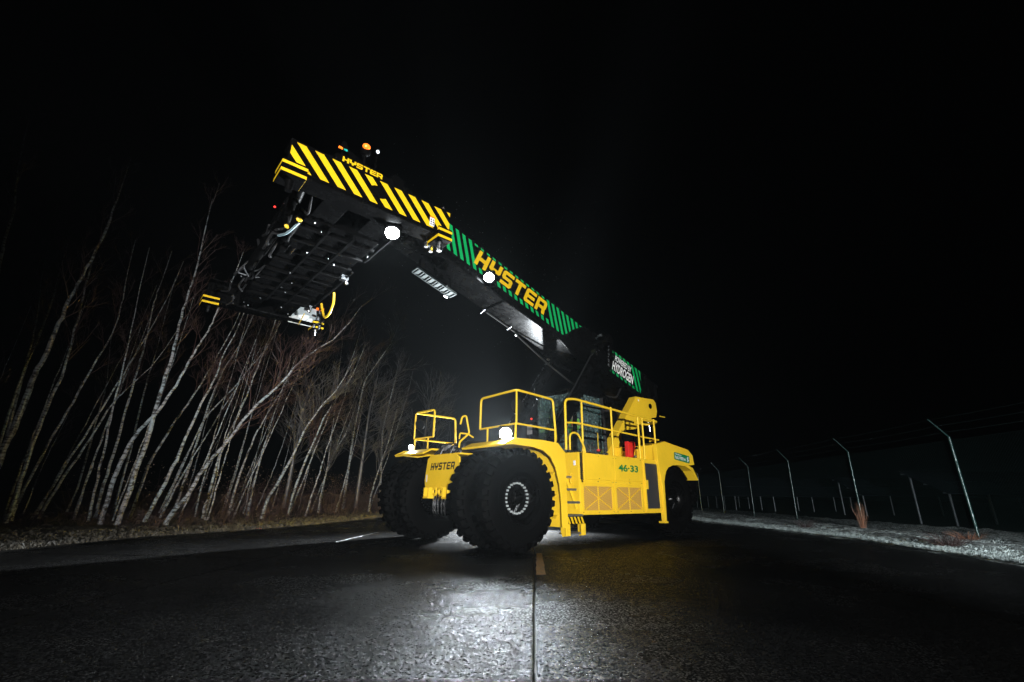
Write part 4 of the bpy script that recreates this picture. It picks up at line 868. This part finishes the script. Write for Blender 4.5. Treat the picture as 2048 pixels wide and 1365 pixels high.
for k in range(26):
    y = rr.uniform(-2.5, 2.5); x = rr.choice((rr.uniform(4.5, 4.9), rr.uniform(3.3, 4.5))); z = 5.03 if x < 4.5 else rr.uniform(5.0, 5.35)
    c.ball((x, y, z), rr.uniform(.012, .026), 6)
sp(c, 'hose_fittings', STEEL, kind='stuff')
c = MB()
for p_ in ((4.62, 1.95, 5.02), (4.7, 1.62, 5.02), (4.75, 2.2, 5.3)): c.ball(p_, .035, 8, (1.5, 1, 1))
sp(c, 'fitting', YHOSE, smooth=True)
c = MB(); c.ball((4.92, 2.2, 5.28), .02, 6); c.ball((4.95, 1.75, 5.2), .018, 6); sp(c, 'marker_lamp', REDON)
c = MB(); c.tube(rnd([(4.6, 1.9, 5.0), (4.68, 1.6, 4.90), (4.74, 1.3, 4.98)], .2), .02, 8); sp(c, 'hydraulic_hose', mat('grey blue hose', (.18, .25, .28), .35), smooth=True)
# rear edge: tubes and the yellow hose loop
c = MB(); c.tube([(3.22, 2.6, 5.10), (3.22, 1.2, 5.08)], .02, 8); c.tube([(3.20, .6, 5.10), (3.20, -1.0, 5.08)], .022, 8); c.tube([(3.14, .2, 5.16), (3.14, -1.7, 5.14)], .028, 8); sp(c, 'cylinder_rod', BLKM, smooth=True)
c = MB(); c.box(3.16, 3.3, .2, .32, 5.04, 5.14); c.ball((3.16, .24, 5.02), .045, 8); sp(c, 'rod_bracket', STEEL)
c = MB(); c.box(3.16, 3.3, -1.92, -1.8, 5.03, 5.14); c.ball((3.2, -1.86, 5.02), .045, 8); sp(c, 'rod_bracket', STEEL)
c = MB(); c.tube(rnd([(3.12, -.55, 5.08), (3.08, -.60, 4.86), (3.06, -.85, 4.66), (3.06, -1.15, 4.68), (3.08, -1.28, 4.9), (3.12, -1.3, 5.06)], .22, 6), .025, 10); sp(c, 'hose_loop', YHOSE, smooth=True)
c = MB(); c.tube([(3.2, -2.2, 5.05), (3.12, -2.85, 4.98)], .012, 6); sp(c, 'guide_rod', YHOSE)
# status lights above the end beam
c = MB(); c.tube([(4.42, 2.9, 5.54), (4.42, 2.9, 5.80)], .02, 6); c.prism([(-.09, 0), (.09, 0), (.03, .17), (-.03, .17)], frameM((4.42, 2.9, 5.80), (-1, 0, 0), (0, 0, 1), (0, 1, 0)), .05)
sp(c, 'lamp_mast', BLK); c = MB(); c.tube([(4.08, 2.9, 5.54), (4.08, 2.9, 5.95)], .025, 8); c.ball((4.08, 2.9, 6.02), .085, 12); sp(MB().tube([(3.9, 2.9, 5.54), (3.9, 2.9, 6.08)], .014, 6), 'lamp_mast', BLK); sp(c, 'beacon_mast', BLK)
c = MB(); c.ball((4.10, 2.97, 6.05), .062, 12, (1, .8, .8)); sp(c, 'warning_beacon', ORGON, smooth=True)
sp(MB().box(4.44, 4.50, 2.951, 2.965, 5.81, 5.84), 'status_lamp', ORGON); sp(MB().box(4.37, 4.42, 2.951, 2.965, 5.81, 5.84), 'status_lamp', TEAL)
sp(MB().ball((3.9, 2.93, 6.10), .03, 10), 'status_lamp', CLR, smooth=True)
c = MB(); c.tube(rnd([(2.75, 2.95, 5.54), (2.66, 2.95, 5.66), (2.64, 2.95, 5.54)], .01), .012, 6); sp(c, 'lifting_handle', STEEL)
# spreader lamps
def splamp(p, tgt, E, m, r=.06, ang=140):
    p = Vector(p); d = (Vector(tgt)-p).normalized(); a = d.cross(Vector((0, 0, 1))).normalized(); u = a.cross(d)
    H = MB().prism([(r*1.3*x, r*1.3*y) for x, y in ((-1, -.8), (-.8, -1), (.8, -1), (1, -.8), (1, .8), (.8, 1), (-.8, 1), (-1, .8))], frameM(p-d*.1, a, u, d), .098)
    H.tube([p-d*.06+u*r, p-d*.06+u*(r+.14)], .018, 6); Ho = sp(H, 'work_lamp', BLK)
    l = MB().prism([(x*r, y*r) for x, y in arcpts(20, 1, 0, 360)[:-1]], frameM(p, a, u, d), .006); sp(l, 'lamp_lens', m, parent=Ho)
    li = spot('lamp_light', p+d*.03, p+d*5, E, ang, .7, r=r*.8); li.parent = SP; li.location = Vector(li.location)+Vector(SO)
splamp((3.42, 2.72, 4.93), (4.4, 5.0, 0), P_SPREADER, LAMP, r=.11, ang=90)
splamp((3.05, 2.5, 5.02), (2.9, -3.0, 5.2), 1000, LAMPD, r=.03, ang=50)  # extra lamp added to brighten the far end beam's inner face
# boom head linking inner boom and rotator
c = MB(); e = bp(-2.75, 0, -.15)
c.prismY([(e.x-.5, e.z+.3), (e.x+.35, e.z+.2), (e.x+.45, e.z-.3), (4.25, 7.0), (3.6, 7.0), (3.5, e.z-.55), (e.x-.6, e.z-.45)], -.32, -.27); c.prismY([(e.x-.5, e.z+.3), (e.x+.35, e.z+.2), (e.x+.45, e.z-.3), (4.25, 7.0), (3.6, 7.0), (3.5, e.z-.55), (e.x-.6, e.z-.45)], .27, .32)
c.box(3.62, 4.2, -.3, .3, 7.0, 7.2); part(c, 'boom_head', BLK, bevel=.02)
# ------------------------------------------------------------------ fence on the right
F0 = Vector((-10.339, 7.217, 0)); ft = -2.373; FD = Vector((math.cos(ft), math.sin(ft), 0)); FN = Vector((-FD.y, FD.x, 0)); FS = 4.365; FH = 2.554
FE = thing('chain_link_fence', 'green chain-link fence on slanted-top posts with barbed wire along the right verge', 'fence', F0)
GPOST = mat('green coated post', (.010, .035, .03), .22, var=.4, vscale=30, bump=.3, bscale=80)
WIRE = mat('green wet fence wire', (.02, .04, .037), .15, metal=.4, spec=1)
def Fp(k, n, z): return FD*(k*FS)+FN*n+Vector((0, 0, z))
post = None
for k in range(-3, 12):
    if post is None:
        c = MB(); c.tube([(0, 0, -.15), (0, 0, FH)], .034, 10); c.tube([Vector((0, 0, FH)), FN*.40+Vector((0, 0, FH+.46))], .02, 8, r1=.016)
        post = c.build('fence_post', GPOST, FE, smooth=True); o = post
        g_ = MB(); 
        for t in (.25, .6, .95): g_.ball(FN*.40*t+Vector((0, 0, FH+.46*t)), .022, 6)
        br = g_.build('wire_clip', GPOST, post)
    else: o = dup(post, FE)
    o.location = Fp(k, 0, 0); o.rotation_euler = (random.uniform(-.012, .012), random.uniform(-.012, .012), 0)
pit = .075; nx = int(FS/pit); nz = int(2.42/pit); V = []; FC = []
w = .0017
for i in range(nx+1):
    x = i*pit
    for j in range(nz*2):
        z0 = .06+j*pit/2; xa = x+(pit*.5 if j % 2 else 0); xb = x+(0 if j % 2 else pit*.5); ya = .004 if j % 2 else -.004
        for sgn in ((1,) ):
            a = FD*xa+FN*ya; b_ = FD*xb-FN*ya; k = len(V)
            for (p, z) in ((a, z0), (b_, z0+pit/2)):
                V += [(p.x+FD.x*w, p.y+FD.y*w, z), (p.x-FD.x*w*.5+FN.x*w, p.y-FD.y*w*.5+FN.y*w, z), (p.x-FD.x*w*.5-FN.x*w, p.y-FD.y*w*.5-FN.y*w, z)]
            FC += [(k, k+1, k+4, k+3), (k+1, k+2, k+5, k+4), (k+2, k, k+3, k+5)]
            # mirrored strand makes the diamond
            a = FD*(x+pit-(xa-x))+FN*(-ya); b_ = FD*(x+pit-(xb-x))+FN*ya; k = len(V)
            for (p, z) in ((a, z0), (b_, z0+pit/2)):
                V += [(p.x+FD.x*w, p.y+FD.y*w, z), (p.x-FD.x*w*.5+FN.x*w, p.y-FD.y*w*.5+FN.y*w, z), (p.x-FD.x*w*.5-FN.x*w, p.y-FD.y*w*.5-FN.y*w, z)]
            FC += [(k, k+1, k+4, k+3), (k+1, k+2, k+5, k+4), (k+2, k, k+3, k+5)]
pm = None
for k in range(-3, 9):
    if pm is None: pm = MB().add(V, FC).build('mesh_panel', WIRE, FE, kind='stuff'); o = pm
    else: o = dup(pm, FE)
    o.location = Fp(k, -.04, 0)
for t in (.25, .6, .95):
    c = MB(); pts = []; 
    for i in range(-12, 45):
        kk = i/4; sag = .03*((kk % 1)*(1-(kk % 1))*4); pts.append(Fp(kk, .40*t, FH+.46*t-sag))
    c.tube(pts, .0028, 4)
    for i in range(-12*9, 32*9):
        kk = i/36; p = Fp(kk, .40*t, FH+.46*t-.03*((kk % 1)*(1-(kk % 1))*4)); q = Vector((random.uniform(-1, 1), random.uniform(-1, 1), random.uniform(-1, 1))).normalized()*.022
        c.tube([p-q, p+q], .0025, 3)
    c.build('barbed_wire', WIRE, FE)
for z in (.12, 1.3, 2.47):
    c = MB(); c.tube([Fp(-3, -.045, z), Fp(11, -.045, z)], .003, 4); c.build('tension_wire', WIRE, FE)
# dry grass clump at the second post, low dark shrubs on the frost
def clump(name, label, cat, p, n, h, spread, m, lean=.25, grp=None, w=.004):
    c = MB()
    for i in range(n):
        a = random.uniform(0, 6.28); r_ = random.uniform(0, spread*.35); hh = h*random.uniform(.4, 1); b_ = Vector((r_*math.cos(a), r_*math.sin(a), 0)); e_ = b_+Vector((math.cos(a)*spread*random.uniform(.1, 1), math.sin(a)*spread*random.uniform(.1, 1), hh)); mid = (b_+e_)/2+Vector((0, 0, hh*.12))
        c.tube([b_, mid, e_], w, 3, r1=w*.3)
    o = c.build(name, m, loc=p); tag(o, label, cat, grp); return o
clump('dry_grass_clump', 'tall rust-coloured grass clump at the foot of the second fence post', 'grass clump', F0+FD*FS*.97+FN*.1+Vector((0, 0, .05)), 60, .85, .22, REED)
clump('shrub', 'low dark bare shrub on the frosted verge, between the two nearest fence posts', 'shrub', rp(-8.25, 11.2, .06), 150, .32, .5, TWIG)
clump('shrub', 'small dark shrub on the frosted verge left of the rust grass clump', 'shrub', rp(-8.3, 17.0, .06), 90, .30, .4, TWIG)
clump('dry_grass_clump', 'thin rust grass tuft at the foot of the nearest fence post', 'grass clump', F0+FN*.25+Vector((0, 0, .05)), 60, .25, .4, REED)
# ------------------------------------------------------------------ solar tables beyond the fence
PVM = mat('solar glass', (.03, .035, .045), .18, spec=.6); ALU = mat('aluminium post', (.16, .17, .18), .4, metal=.5)
VR = Vector((_r.x, _r.y, 0)).normalized(); VF = Vector((_f.x, _f.y, 0)).normalized()
def vp(a, dd, z=0): return Vector((CAMP.x, CAMP.y, 0))+VR*a+VF*dd+Vector((0, 0, z))
def solar(label, a0, a1, dd, h0, h1, dp, grp='solar panel tables beyond the fence'):
    base = vp((a0+a1)/2, dd); T_ = thing('solar_table', label, 'solar table', base, grp)
    n = max(2, int((a1-a0)/1.05)); wpx = (a1-a0)/n; pan = None
    for row in range(2):
        for i in range(n):
            x0 = a0+i*wpx+.01-(a0+a1)/2; x1 = x0+wpx-.02; t0, t1 = row*.5+.005, (row+1)*.5-.005
            q = lambda a, t, o_: VR*a+VF*(dp*t)+Vector((0, 0, h0+(h1-h0)*t+o_))
            b_ = MB(); b_.add([q(x0, t0, 0), q(x1, t0, 0), q(x1, t1, 0), q(x0, t1, 0), q(x0, t0, .03), q(x1, t0, .03), q(x1, t1, .03), q(x0, t1, .03)], [(3, 2, 1, 0), (4, 5, 6, 7), (0, 1, 5, 4), (1, 2, 6, 5), (2, 3, 7, 6), (3, 0, 4, 7)])
            b_.build('solar_panel', PVM, T_)
    c = MB()
    for t in (.1, .45, .9): c.beam(VR*(a0-(a0+a1)/2)+VF*dp*t+Vector((0, 0, h0+(h1-h0)*t-.06)), VR*(a1-(a0+a1)/2)+VF*dp*t+Vector((0, 0, h0+(h1-h0)*t-.06)), .05, .06)
    c.build('mounting_rail', ALU, T_)
    m_ = max(2, int((a1-a0)/3.2))
    for i in range(m_+1):
        x = a0+.3+(a1-a0-.6)*i/m_-(a0+a1)/2
        for t in (.12, .85):
            MB().tube([VR*x+VF*dp*t+Vector((0, 0, -.1)), VR*x+VF*dp*t+Vector((0, 0, h0+(h1-h0)*t-.08))], .05, 8).build('table_post', ALU, T_)
solar('nearest solar panel table, behind the fence at the right edge of the picture', 19.5, 31, 21.5, 1.25, 2.35, 2.6, None)
solar('dark solar panel table in a farther row beyond the fence, seen between fence posts', 24, 46, 33, 1.2, 2.5, 3, None)
solar('long distant solar panel table behind the middle of the fence', 16, 30, 42, 1.1, 2.7, 3, None)
solar('distant solar panel table furthest left, behind the far end of the fence', 15, 26, 52, 1.1, 2.7, 3, None)

# ------------------------------------------------------------------ trees
TREES = [
 (0.085, [(8.11,-8.78,0.0),(8.08,-8.75,1.19),(8.03,-8.71,1.71),(7.97,-8.66,2.58),(7.95,-8.64,3.71),(7.9,-8.6,4.06),(7.81,-8.52,4.97),(7.77,-8.49,5.97),(7.64,-8.37,6.93),(7.53,-8.28,7.75),(7.46,-8.21,8.62),(7.46,-8.21,9.42)]),
 (0.057, [(7.61,-9.67,0.0),(7.61,-9.67,0.36),(7.59,-9.65,1.12),(7.61,-9.67,2.42),(7.54,-9.61,3.49),(7.47,-9.55,4.19),(7.54,-9.61,5.68),(7.62,-9.68,6.79),(7.67,-9.72,8.08),(7.62,-9.68,8.62)]),
 (0.041, [(7.16,-11.93,-0.1),(6.9,-11.7,1.2),(6.52,-11.37,2.41),(6.25,-11.14,3.59),(5.89,-10.82,4.3),(5.52,-10.5,4.92)]),
 (0.046, [(7.64,-11.01,0.0),(7.63,-11.01,0.42),(7.61,-11.0,0.78),(7.34,-10.76,2.45),(7.1,-10.55,3.68),(6.9,-10.38,4.75),(6.67,-10.18,5.88),(6.7,-10.21,6.9),(6.76,-10.25,7.68)]),
 (0.064, [(5.75,-8.05,0.0),(5.75,-8.05,0.2),(5.74,-8.05,0.99),(5.63,-7.95,1.98),(5.55,-7.88,2.41),(5.26,-7.62,2.95),(5.01,-7.41,3.58),(4.86,-7.28,4.23),(4.7,-7.14,4.95),(4.52,-6.98,5.46),(4.44,-6.91,6.07),(4.3,-6.79,6.74)]),
 (0.071, [(5.4,-7.75,0.0),(5.39,-7.74,0.44),(5.33,-7.69,1.36),(5.25,-7.62,2.24),(5.24,-7.61,3.2),(5.22,-7.59,3.99),(5.18,-7.56,4.9),(5.21,-7.58,6.11),(5.16,-7.54,6.94),(5.13,-7.51,7.88),(5.17,-7.54,8.67)]),
 (0.052, [(5.82,-12.09,0.0),(5.82,-12.09,0.4),(5.83,-12.1,1.64),(5.79,-12.07,3.21),(5.81,-12.08,4.67),(5.79,-12.06,5.84),(5.8,-12.07,6.6),(5.86,-12.12,7.82),(5.83,-12.1,8.44)]),
 (0.039, [(5.33,-14.32,-0.15),(5.29,-14.28,2.66),(5.38,-14.36,5.13),(5.33,-14.32,6.11),(5.35,-14.33,8.22)]),
 (0.061, [(4.81,-8.57,0.0),(4.8,-8.56,0.12),(4.62,-8.39,0.87),(4.4,-8.2,1.94),(4.3,-8.12,2.59),(4.13,-7.97,3.64),(3.95,-7.81,4.38),(3.91,-7.78,5.0),(3.72,-7.61,5.78)]),
 (0.052, [(4.96,-11.34,0.0),(4.95,-11.33,0.5),(4.82,-11.22,1.97),(4.47,-10.91,3.18),(4.2,-10.68,3.95),(3.92,-10.44,4.81),(3.67,-10.22,5.82),(3.43,-10.01,6.85)]),
 (0.064, [(4.47,-6.94,0.0),(4.41,-6.89,0.37),(4.12,-6.64,0.89),(3.98,-6.51,1.5),(3.61,-6.19,2.22),(3.18,-5.82,3.25),(2.68,-5.38,3.9),(2.4,-5.14,4.56),(2.0,-4.79,5.01),(1.66,-4.5,5.3)]),
 (0.052, [(3.2,-9.81,0.0),(3.19,-9.8,0.49),(3.09,-9.72,2.24),(2.78,-9.45,3.7),(2.63,-9.32,4.75),(2.47,-9.18,5.92),(2.34,-9.06,6.77)]),
 (0.037, [(4.1,-11.91,0.0),(4.07,-11.89,0.52),(3.57,-11.46,3.5),(2.98,-10.95,4.52),(2.55,-10.57,5.44),(2.22,-10.29,6.2)]),
 (0.049, [(2.14,-11.54,0.0),(2.09,-11.5,1.1),(1.85,-11.29,2.84),(1.6,-11.07,3.77),(1.25,-10.77,4.85)]),
 (0.065, [(1.5,-9.66,0.0),(1.42,-9.59,0.74),(1.05,-9.27,1.72),(0.69,-8.96,3.23),(0.28,-8.6,4.18),(-0.01,-8.34,4.61)]),
 (0.052, [(1.35,-12.18,0.0),(1.33,-12.16,1.04),(1.2,-12.04,3.17),(0.98,-11.85,5.07)]),
 (0.064, [(8.67,-10.59,0.0),(8.72,-10.64,0.95),(9.17,-11.03,3.38),(9.6,-11.4,5.66),(9.85,-11.62,7.79),(9.96,-11.72,8.76),(10.06,-11.81,9.91),(10.32,-12.03,11.12),(10.51,-12.19,12.24)]),
 (0.056, [(8.76,-15.98,0.0),(8.8,-16.01,1.96),(9.01,-16.19,5.39),(8.91,-16.1,7.1),(8.94,-16.13,8.41),(8.99,-16.17,9.23)]),
 (0.052, [(8.74,-14.63,0.0),(8.76,-14.65,1.42),(8.86,-14.73,3.6),(8.84,-14.71,4.91),(8.89,-14.76,5.79),(8.99,-14.84,6.96),(9.3,-15.12,8.59)]),
 (0.052, [(-4.34,-13.86,0.0),(-4.4,-13.81,1.03),(-4.69,-13.55,2.62),(-4.89,-13.38,3.83)]),
 (0.044, [(6.71,-18.17,-0.3),(6.53,-18.01,0.92),(6.57,-18.04,3.5),(6.57,-18.05,5.14),(6.87,-18.31,7.27)]),
 (0.059, [(3.65,-12.85,0.0),(3.63,-12.83,0.67),(3.46,-12.68,2.48),(3.34,-12.59,4.41),(3.11,-12.38,5.75),(2.8,-12.11,6.71)]),
 (0.062, [(0.18,-11.16,0.0),(0.13,-11.12,0.89),(-0.19,-10.84,2.62),(-0.5,-10.57,4.04),(-1.14,-10.01,5.53)]),
 (0.088, [(-4.61,-17.59,0.0),(-4.61,-17.59,0.88),(-4.65,-17.56,3.9),(-4.89,-17.35,7.46),(-5.87,-16.5,9.69)]),
 (0.098, [(-7.48,-19.08,0.0),(-7.47,-19.09,0.6),(-7.26,-19.27,4.88),(-7.64,-18.94,8.2)]),
 (0.06, [(-1.78,-13.44,0.0),(-1.79,-13.43,0.67),(-1.88,-13.34,2.21),(-2.36,-12.93,3.59)]),
]

rt = random.Random(11)
def grow(c, p, d, L, r, depth, up=.15, fine=None):
    """a branch as a bent tube, with side twigs"""
    n = 3 if depth else 2; pts = [p]; q = p.copy(); dd = d.copy()
    for i in range(n):
        dd = (dd+Vector((rt.uniform(-.16, .16), rt.uniform(-.16, .16), rt.uniform(-.06, .16)+up*.5))).normalized(); q = q+dd*(L/n); pts.append(q.copy())
    c.tube(pts, r, 4 if r > .008 else 3, r1=max(.0015, r*.35), cap=False)
    if depth > 0:
        for i in range(rt.randint(3, 5) if depth > 1 else rt.randint(3, 6)):
            t = rt.uniform(.25, 1); k = min(n-1, int(t*n)); b_ = pts[k].lerp(pts[k+1], t*n-k); ax = (pts[k+1]-pts[k]).normalized()
            s_ = ax.cross(Vector((rt.uniform(-1, 1), rt.uniform(-1, 1), rt.uniform(-1, 1)))).normalized()
            grow(c, b_, (ax*rt.uniform(.6, 1.1)+s_*.6).normalized(), L*rt.uniform(.4, .62), r*.5, depth-1, up)
def birch(r0, pts, label, grp=None, nb=16, blen=1.0, bm=TWIG, start=.5, cat='birch tree'):
    base = Vector(pts[0]); T_ = thing('birch_tree', label, cat, (base.x, base.y, 0), grp); P = [Vector(p)-Vector((base.x, base.y, 0)) for p in pts]
    P = rnd(P, .5, 3); P = [p+Vector((rt.uniform(-.02, .02), rt.uniform(-.02, .02), 0)) for p in P]
    top = P[-1]; dlast = (P[-1]-P[-4]).normalized(); P += [top+dlast*.5+Vector((0, 0, .25)), top+dlast*.9+Vector((0, 0, .6))]
    n = len(P); R = [r0*(1-.80*(i/(n-1))) for i in range(n)]; R[0] *= 1.15; R[-1] = .006; R[-2] = min(R[-2], .012)
    MB().tube(P, R, 8, cap=False).build('trunk', BIRCH, T_, smooth=True)
    c = MB(); H = P[-1].z
    for i in range(nb):
        t = start+(1-start)*rt.random()**.8; k = min(n-2, int(t*(n-1))); b_ = P[k].lerp(P[k+1], t*(n-1)-k); ax = (P[k+1]-P[k]).normalized(); s_ = ax.cross(Vector((rt.uniform(-1, 1), rt.uniform(-1, 1), rt.uniform(-.5, .5)))).normalized()
        grow(c, b_, (ax*.9+s_*.75+Vector((0, 0, .3))).normalized(), blen*rt.uniform(.6, 1.3)*(1.25-t*.5), max(.006, R[k]*.38), 2)
    c.build('crown', bm, T_); return T_
LBL = ['thickest pale birch near the left edge, leaning right with a forked top', 'tall slim birch just right of the thickest one, crossing behind its top', 'thin straight birch slanting right across the gap left of the middle', 'slender birch with a kinked top in the gap between the two birch clumps',
 'stout birch that bends sharply to the right halfway up, front of the middle clump', 'tallest straight birch of the middle clump with a bare pale tip', 'upright thin birch at the left side of the middle clump', 'faint thin birch behind the left side of the middle clump', 'birch with a slightly S-shaped trunk just right of the tallest birch', 'brownish birch slanting right through the middle clump',
 'low curving birch whose trunk arches right under the spreader', 'mottled double-looking birch rising behind the arching one', 'reddish slim birch slanting right above the arching one', 'short thin birch below the spreader corner', 'bright leaning birch with bushy fan-shaped twigs under the spreader lamp plate', 'slim upright birch beneath the spreader end plate', 'birch cut by the left edge of the picture with wide forked branches on top',
 'thin birch left of the thickest birch, with a small fork at its tip', 'dim slender birch furthest left behind the thickest one', 'far slim birch just left of the machine tyre', 'thin birch standing deep in the gap, nearly upright', 'grey slim birch behind the brownish slanting ones', 'dim birch behind the bright bushy one, leaning right', 'far birch with a wide dim crown right of the bushy one', 'farthest birch with a hazy crown near the machine mirror', 'small birch between the bushy one and the machine']
for i, (r_, pts) in enumerate(TREES):
    bushy = i in (10, 14, 22, 23, 24, 25, 19)
    birch(r_, pts, LBL[i], nb=36 if bushy else 15, blen=1.25 if bushy else .95, bm=TWIG2 if i in (14, 23, 24, 25, 19) else TWIG, start=.42 if bushy else .55)
# slim birches deeper in the wood, nothing tells them apart
for i in range(34):
    fw = rt.uniform(11, 27); la = LEDGE(fw)+rt.uniform(2.5, 12); b_ = rp(la, fw); h_ = rt.uniform(3.5, 8); lean = VR*rt.uniform(-.02, .30)+VF*rt.uniform(-.1, .1); kx = VR*rt.uniform(-.25, .25)
    pts = [b_+lean*(h_*t)+kx*math.sin(t*3.1+i)*.8+Vector((0, 0, h_*t)) for t in (0, .2, .4, .6, .8, 1)]
    birch(rt.uniform(.018, .042), pts, 'slim pale birch standing deeper in the dark wood', 'slim birches deeper in the wood', nb=7, blen=.8, start=.55)
# far taller broad crowns
for i, (a, dd, h_, lb) in enumerate(((-9.5, 30, 10.0, 'tall dim broad tree in the far wood, left of the lit mist'), (-6.8, 36, 10.5, 'tall dim tree at the right end of the wood, against the lit mist'), (-12.5, 27, 9, 'tall dim tree behind the bushy birch'))):
    b_ = vp(a, dd); T_ = thing('bare_tree', lb, 'bare tree', b_)
    P = [Vector((0, 0, 0)), VR*.1+Vector((0, 0, h_*.3)), VR*.2+Vector((0, 0, h_*.6)), VR*.5+Vector((0, 0, h_*.85))]
    MB().tube(P, .14, 8, r1=.04).build('trunk', TWIG2, T_, smooth=True); c = MB()
    for k in range(46):
        t = rt.uniform(.3, 1); q = P[0].lerp(P[-1], t); dr = Vector((rt.uniform(-1, 1), rt.uniform(-1, 1), rt.uniform(.1, .8)))+VR*.35
        grow(c, q, dr.normalized(), 2.9*rt.uniform(.6, 1.1)*(1.2-t*.5), .025, 2, up=.2)
    c.build('crown', TWIG2, T_)
# undergrowth along the edge of the wood
c = MB()
for i in range(1500):
    fw = rt.uniform(11, 30); la = LEDGE(fw)+1.2+rt.random()**1.5*6; b_ = rp(la, fw, .05); h_ = rt.uniform(.2, 1.7)*(.35 if fw < 13 else 1); dr = (Vector((rt.uniform(-.6, .6), rt.uniform(-.6, .6), 1))+VR*.2).normalized()
    q = b_+dr*h_*.5; e_ = q+(dr+Vector((rt.uniform(-.5, .5), rt.uniform(-.5, .5), .1))).normalized()*h_*.5; c.tube([b_, q, e_], .0045, 3, r1=.0015, cap=False)
    for k in range(4):
        z_ = q.lerp(e_, rt.random()); w_ = Vector((rt.uniform(-1, 1), rt.uniform(-1, 1), rt.uniform(-.2, .6))).normalized()*rt.uniform(.08, .3); c.tube([z_, z_+w_], .002, 3, cap=False)
o = c.build('undergrowth', TWIG, kind='stuff'); tag(o, 'wet tangle of bare twigs along the edge of the birch wood', 'undergrowth')
c = MB()
for i in range(2600):
    fw = rt.uniform(12, 30); la = LEDGE(fw)+1.0+rt.random()*5; p = rp(la, fw, rt.uniform(.1, 1.9)); a = Vector((rt.uniform(-1, 1), rt.uniform(-1, 1), rt.uniform(-1, 1))).normalized()*.018; b_ = a.cross(Vector((rt.uniform(-1, 1), rt.uniform(-1, 1), rt.uniform(-1, 1)))).normalized()*.012
    c.add([p-a, p+b_, p+a, p-b_], [(0, 1, 2, 3)])
o = c.build('last_leaves', mat('wet dead leaf', (.30, .22, .17), .18, var=.4), kind='stuff'); tag(o, 'small wet dead leaves glinting on the undergrowth twigs', 'leaves')
# litter on the left verge
o = MB().add([(0, 0, 0), (.05, .01, .02), (.13, 0, .015), (.14, .06, .03), (.06, .08, .045), (0, .05, .01)], [(0, 1, 4, 5), (1, 2, 3, 4)]).build('litter_wrapper', RED, loc=rp(LEDGE(12.6)+.1, 12.6, .04)); tag(o, 'small crumpled red wrapper at the left road edge', 'litter')
# sleet drifting round the boom
c = MB()
for i in range(420):
    p = Vector((rt.uniform(-4, 3), rt.uniform(-1.5, 2.5), rt.uniform(4, 9))); a = Vector((rt.uniform(-.3, .3), rt.uniform(-.3, .3), 1)).normalized()*rt.uniform(.004, .011); b_ = Vector((rt.uniform(-1, 1), rt.uniform(-1, 1), 0)).normalized()*.0018
    c.add([p-a, p+b_, p+a, p-b_], [(0, 1, 2, 3)])
o = c.build('sleet', mat('melting snowflake', (.5, .55, .55), .3), kind='stuff'); tag(o, 'fine sleet flakes drifting in the dark air round the boom', 'sleet')
# ------------------------------------------------------------------ floodlights
def flood(label, p, tgt, E, angle, blend=.6, col=(1, .99, .97)):
    p = Vector(p); T_ = thing('floodlight', label, 'floodlight', (p.x, p.y, 0)); o_ = Vector((p.x, p.y, 0)); d = (Vector(tgt)-p).normalized(); a = d.cross(Vector((0, 0, 1))).normalized(); u = a.cross(d); q = p-o_
    c = MB()
    for k in range(3):
        t = k*2.094+.4; c.tube([(0, 0, .65*q.z*.5+.1), (.45*math.cos(t), .45*math.sin(t), 0)], .014, 8)
    c.tube([(0, 0, .2), q-u*.12], .018, 8); c.build('tripod', BLK, T_, smooth=True)
    MB().prism([(-.13, -.1), (.13, -.1), (.13, .1), (-.13, .1)], frameM(q-d*.12, a, u, d), .11).build('lamp_head', BLK, T_, bevel=.01)
    MB().prism([(-.11, -.08), (.11, -.08), (.11, .08), (-.11, .08)], frameM(q-d*.008, a, u, d), .006).build('lamp_glass', LAMPD, T_)
    l = spot('flood_beam', q+d*.03, q+d*5, E, angle, blend, col=col, r=.12); l.parent = T_; return T_
flood('floodlight on a low tripod standing behind the machine, shining towards it', (-4.6, -3.7, 1.0), (3.0, 5.2, 1.0), P_REAR, 104, .8, (.88, .95, 1))
flood('photographer floodlight on a tripod in front of the machine, right of the camera', tuple(rp(-3.2, -12.0, .8)), (.0, -.2, 3.7), P_STROBE, 50, .85)
flood('added out-of-view fill floodlight beside the right verge, brightening the frost along the fence', tuple(rp(-5.0, -2.5, 1.3)), tuple(rp(-8.2, 12, -.4)), 14000, 40, .9, (.85, .95, 1))  # fill lamp added only to light the verge and fence
# ------------------------------------------------------------------ damp night air
if HAZE:
    c = MB().box(-62, 34, -58, 36, -1.1, 14); h = c.build('haze', bpy.data.materials.new('damp air')); h['kind'] = 'stuff'; m = h.data.materials[0]; m.use_nodes = True
    nt = m.node_tree; nt.nodes.remove(nt.nodes['Principled BSDF']); v = nt.nodes.new('ShaderNodeVolumePrincipled'); v.inputs['Color'].default_value = (.85, .93, .97, 1); v.inputs['Density'].default_value = HAZE; v.inputs['Anisotropy'].default_value = .65
    nt.links.new(v.outputs[0], nt.nodes['Material Output'].inputs['Volume'])
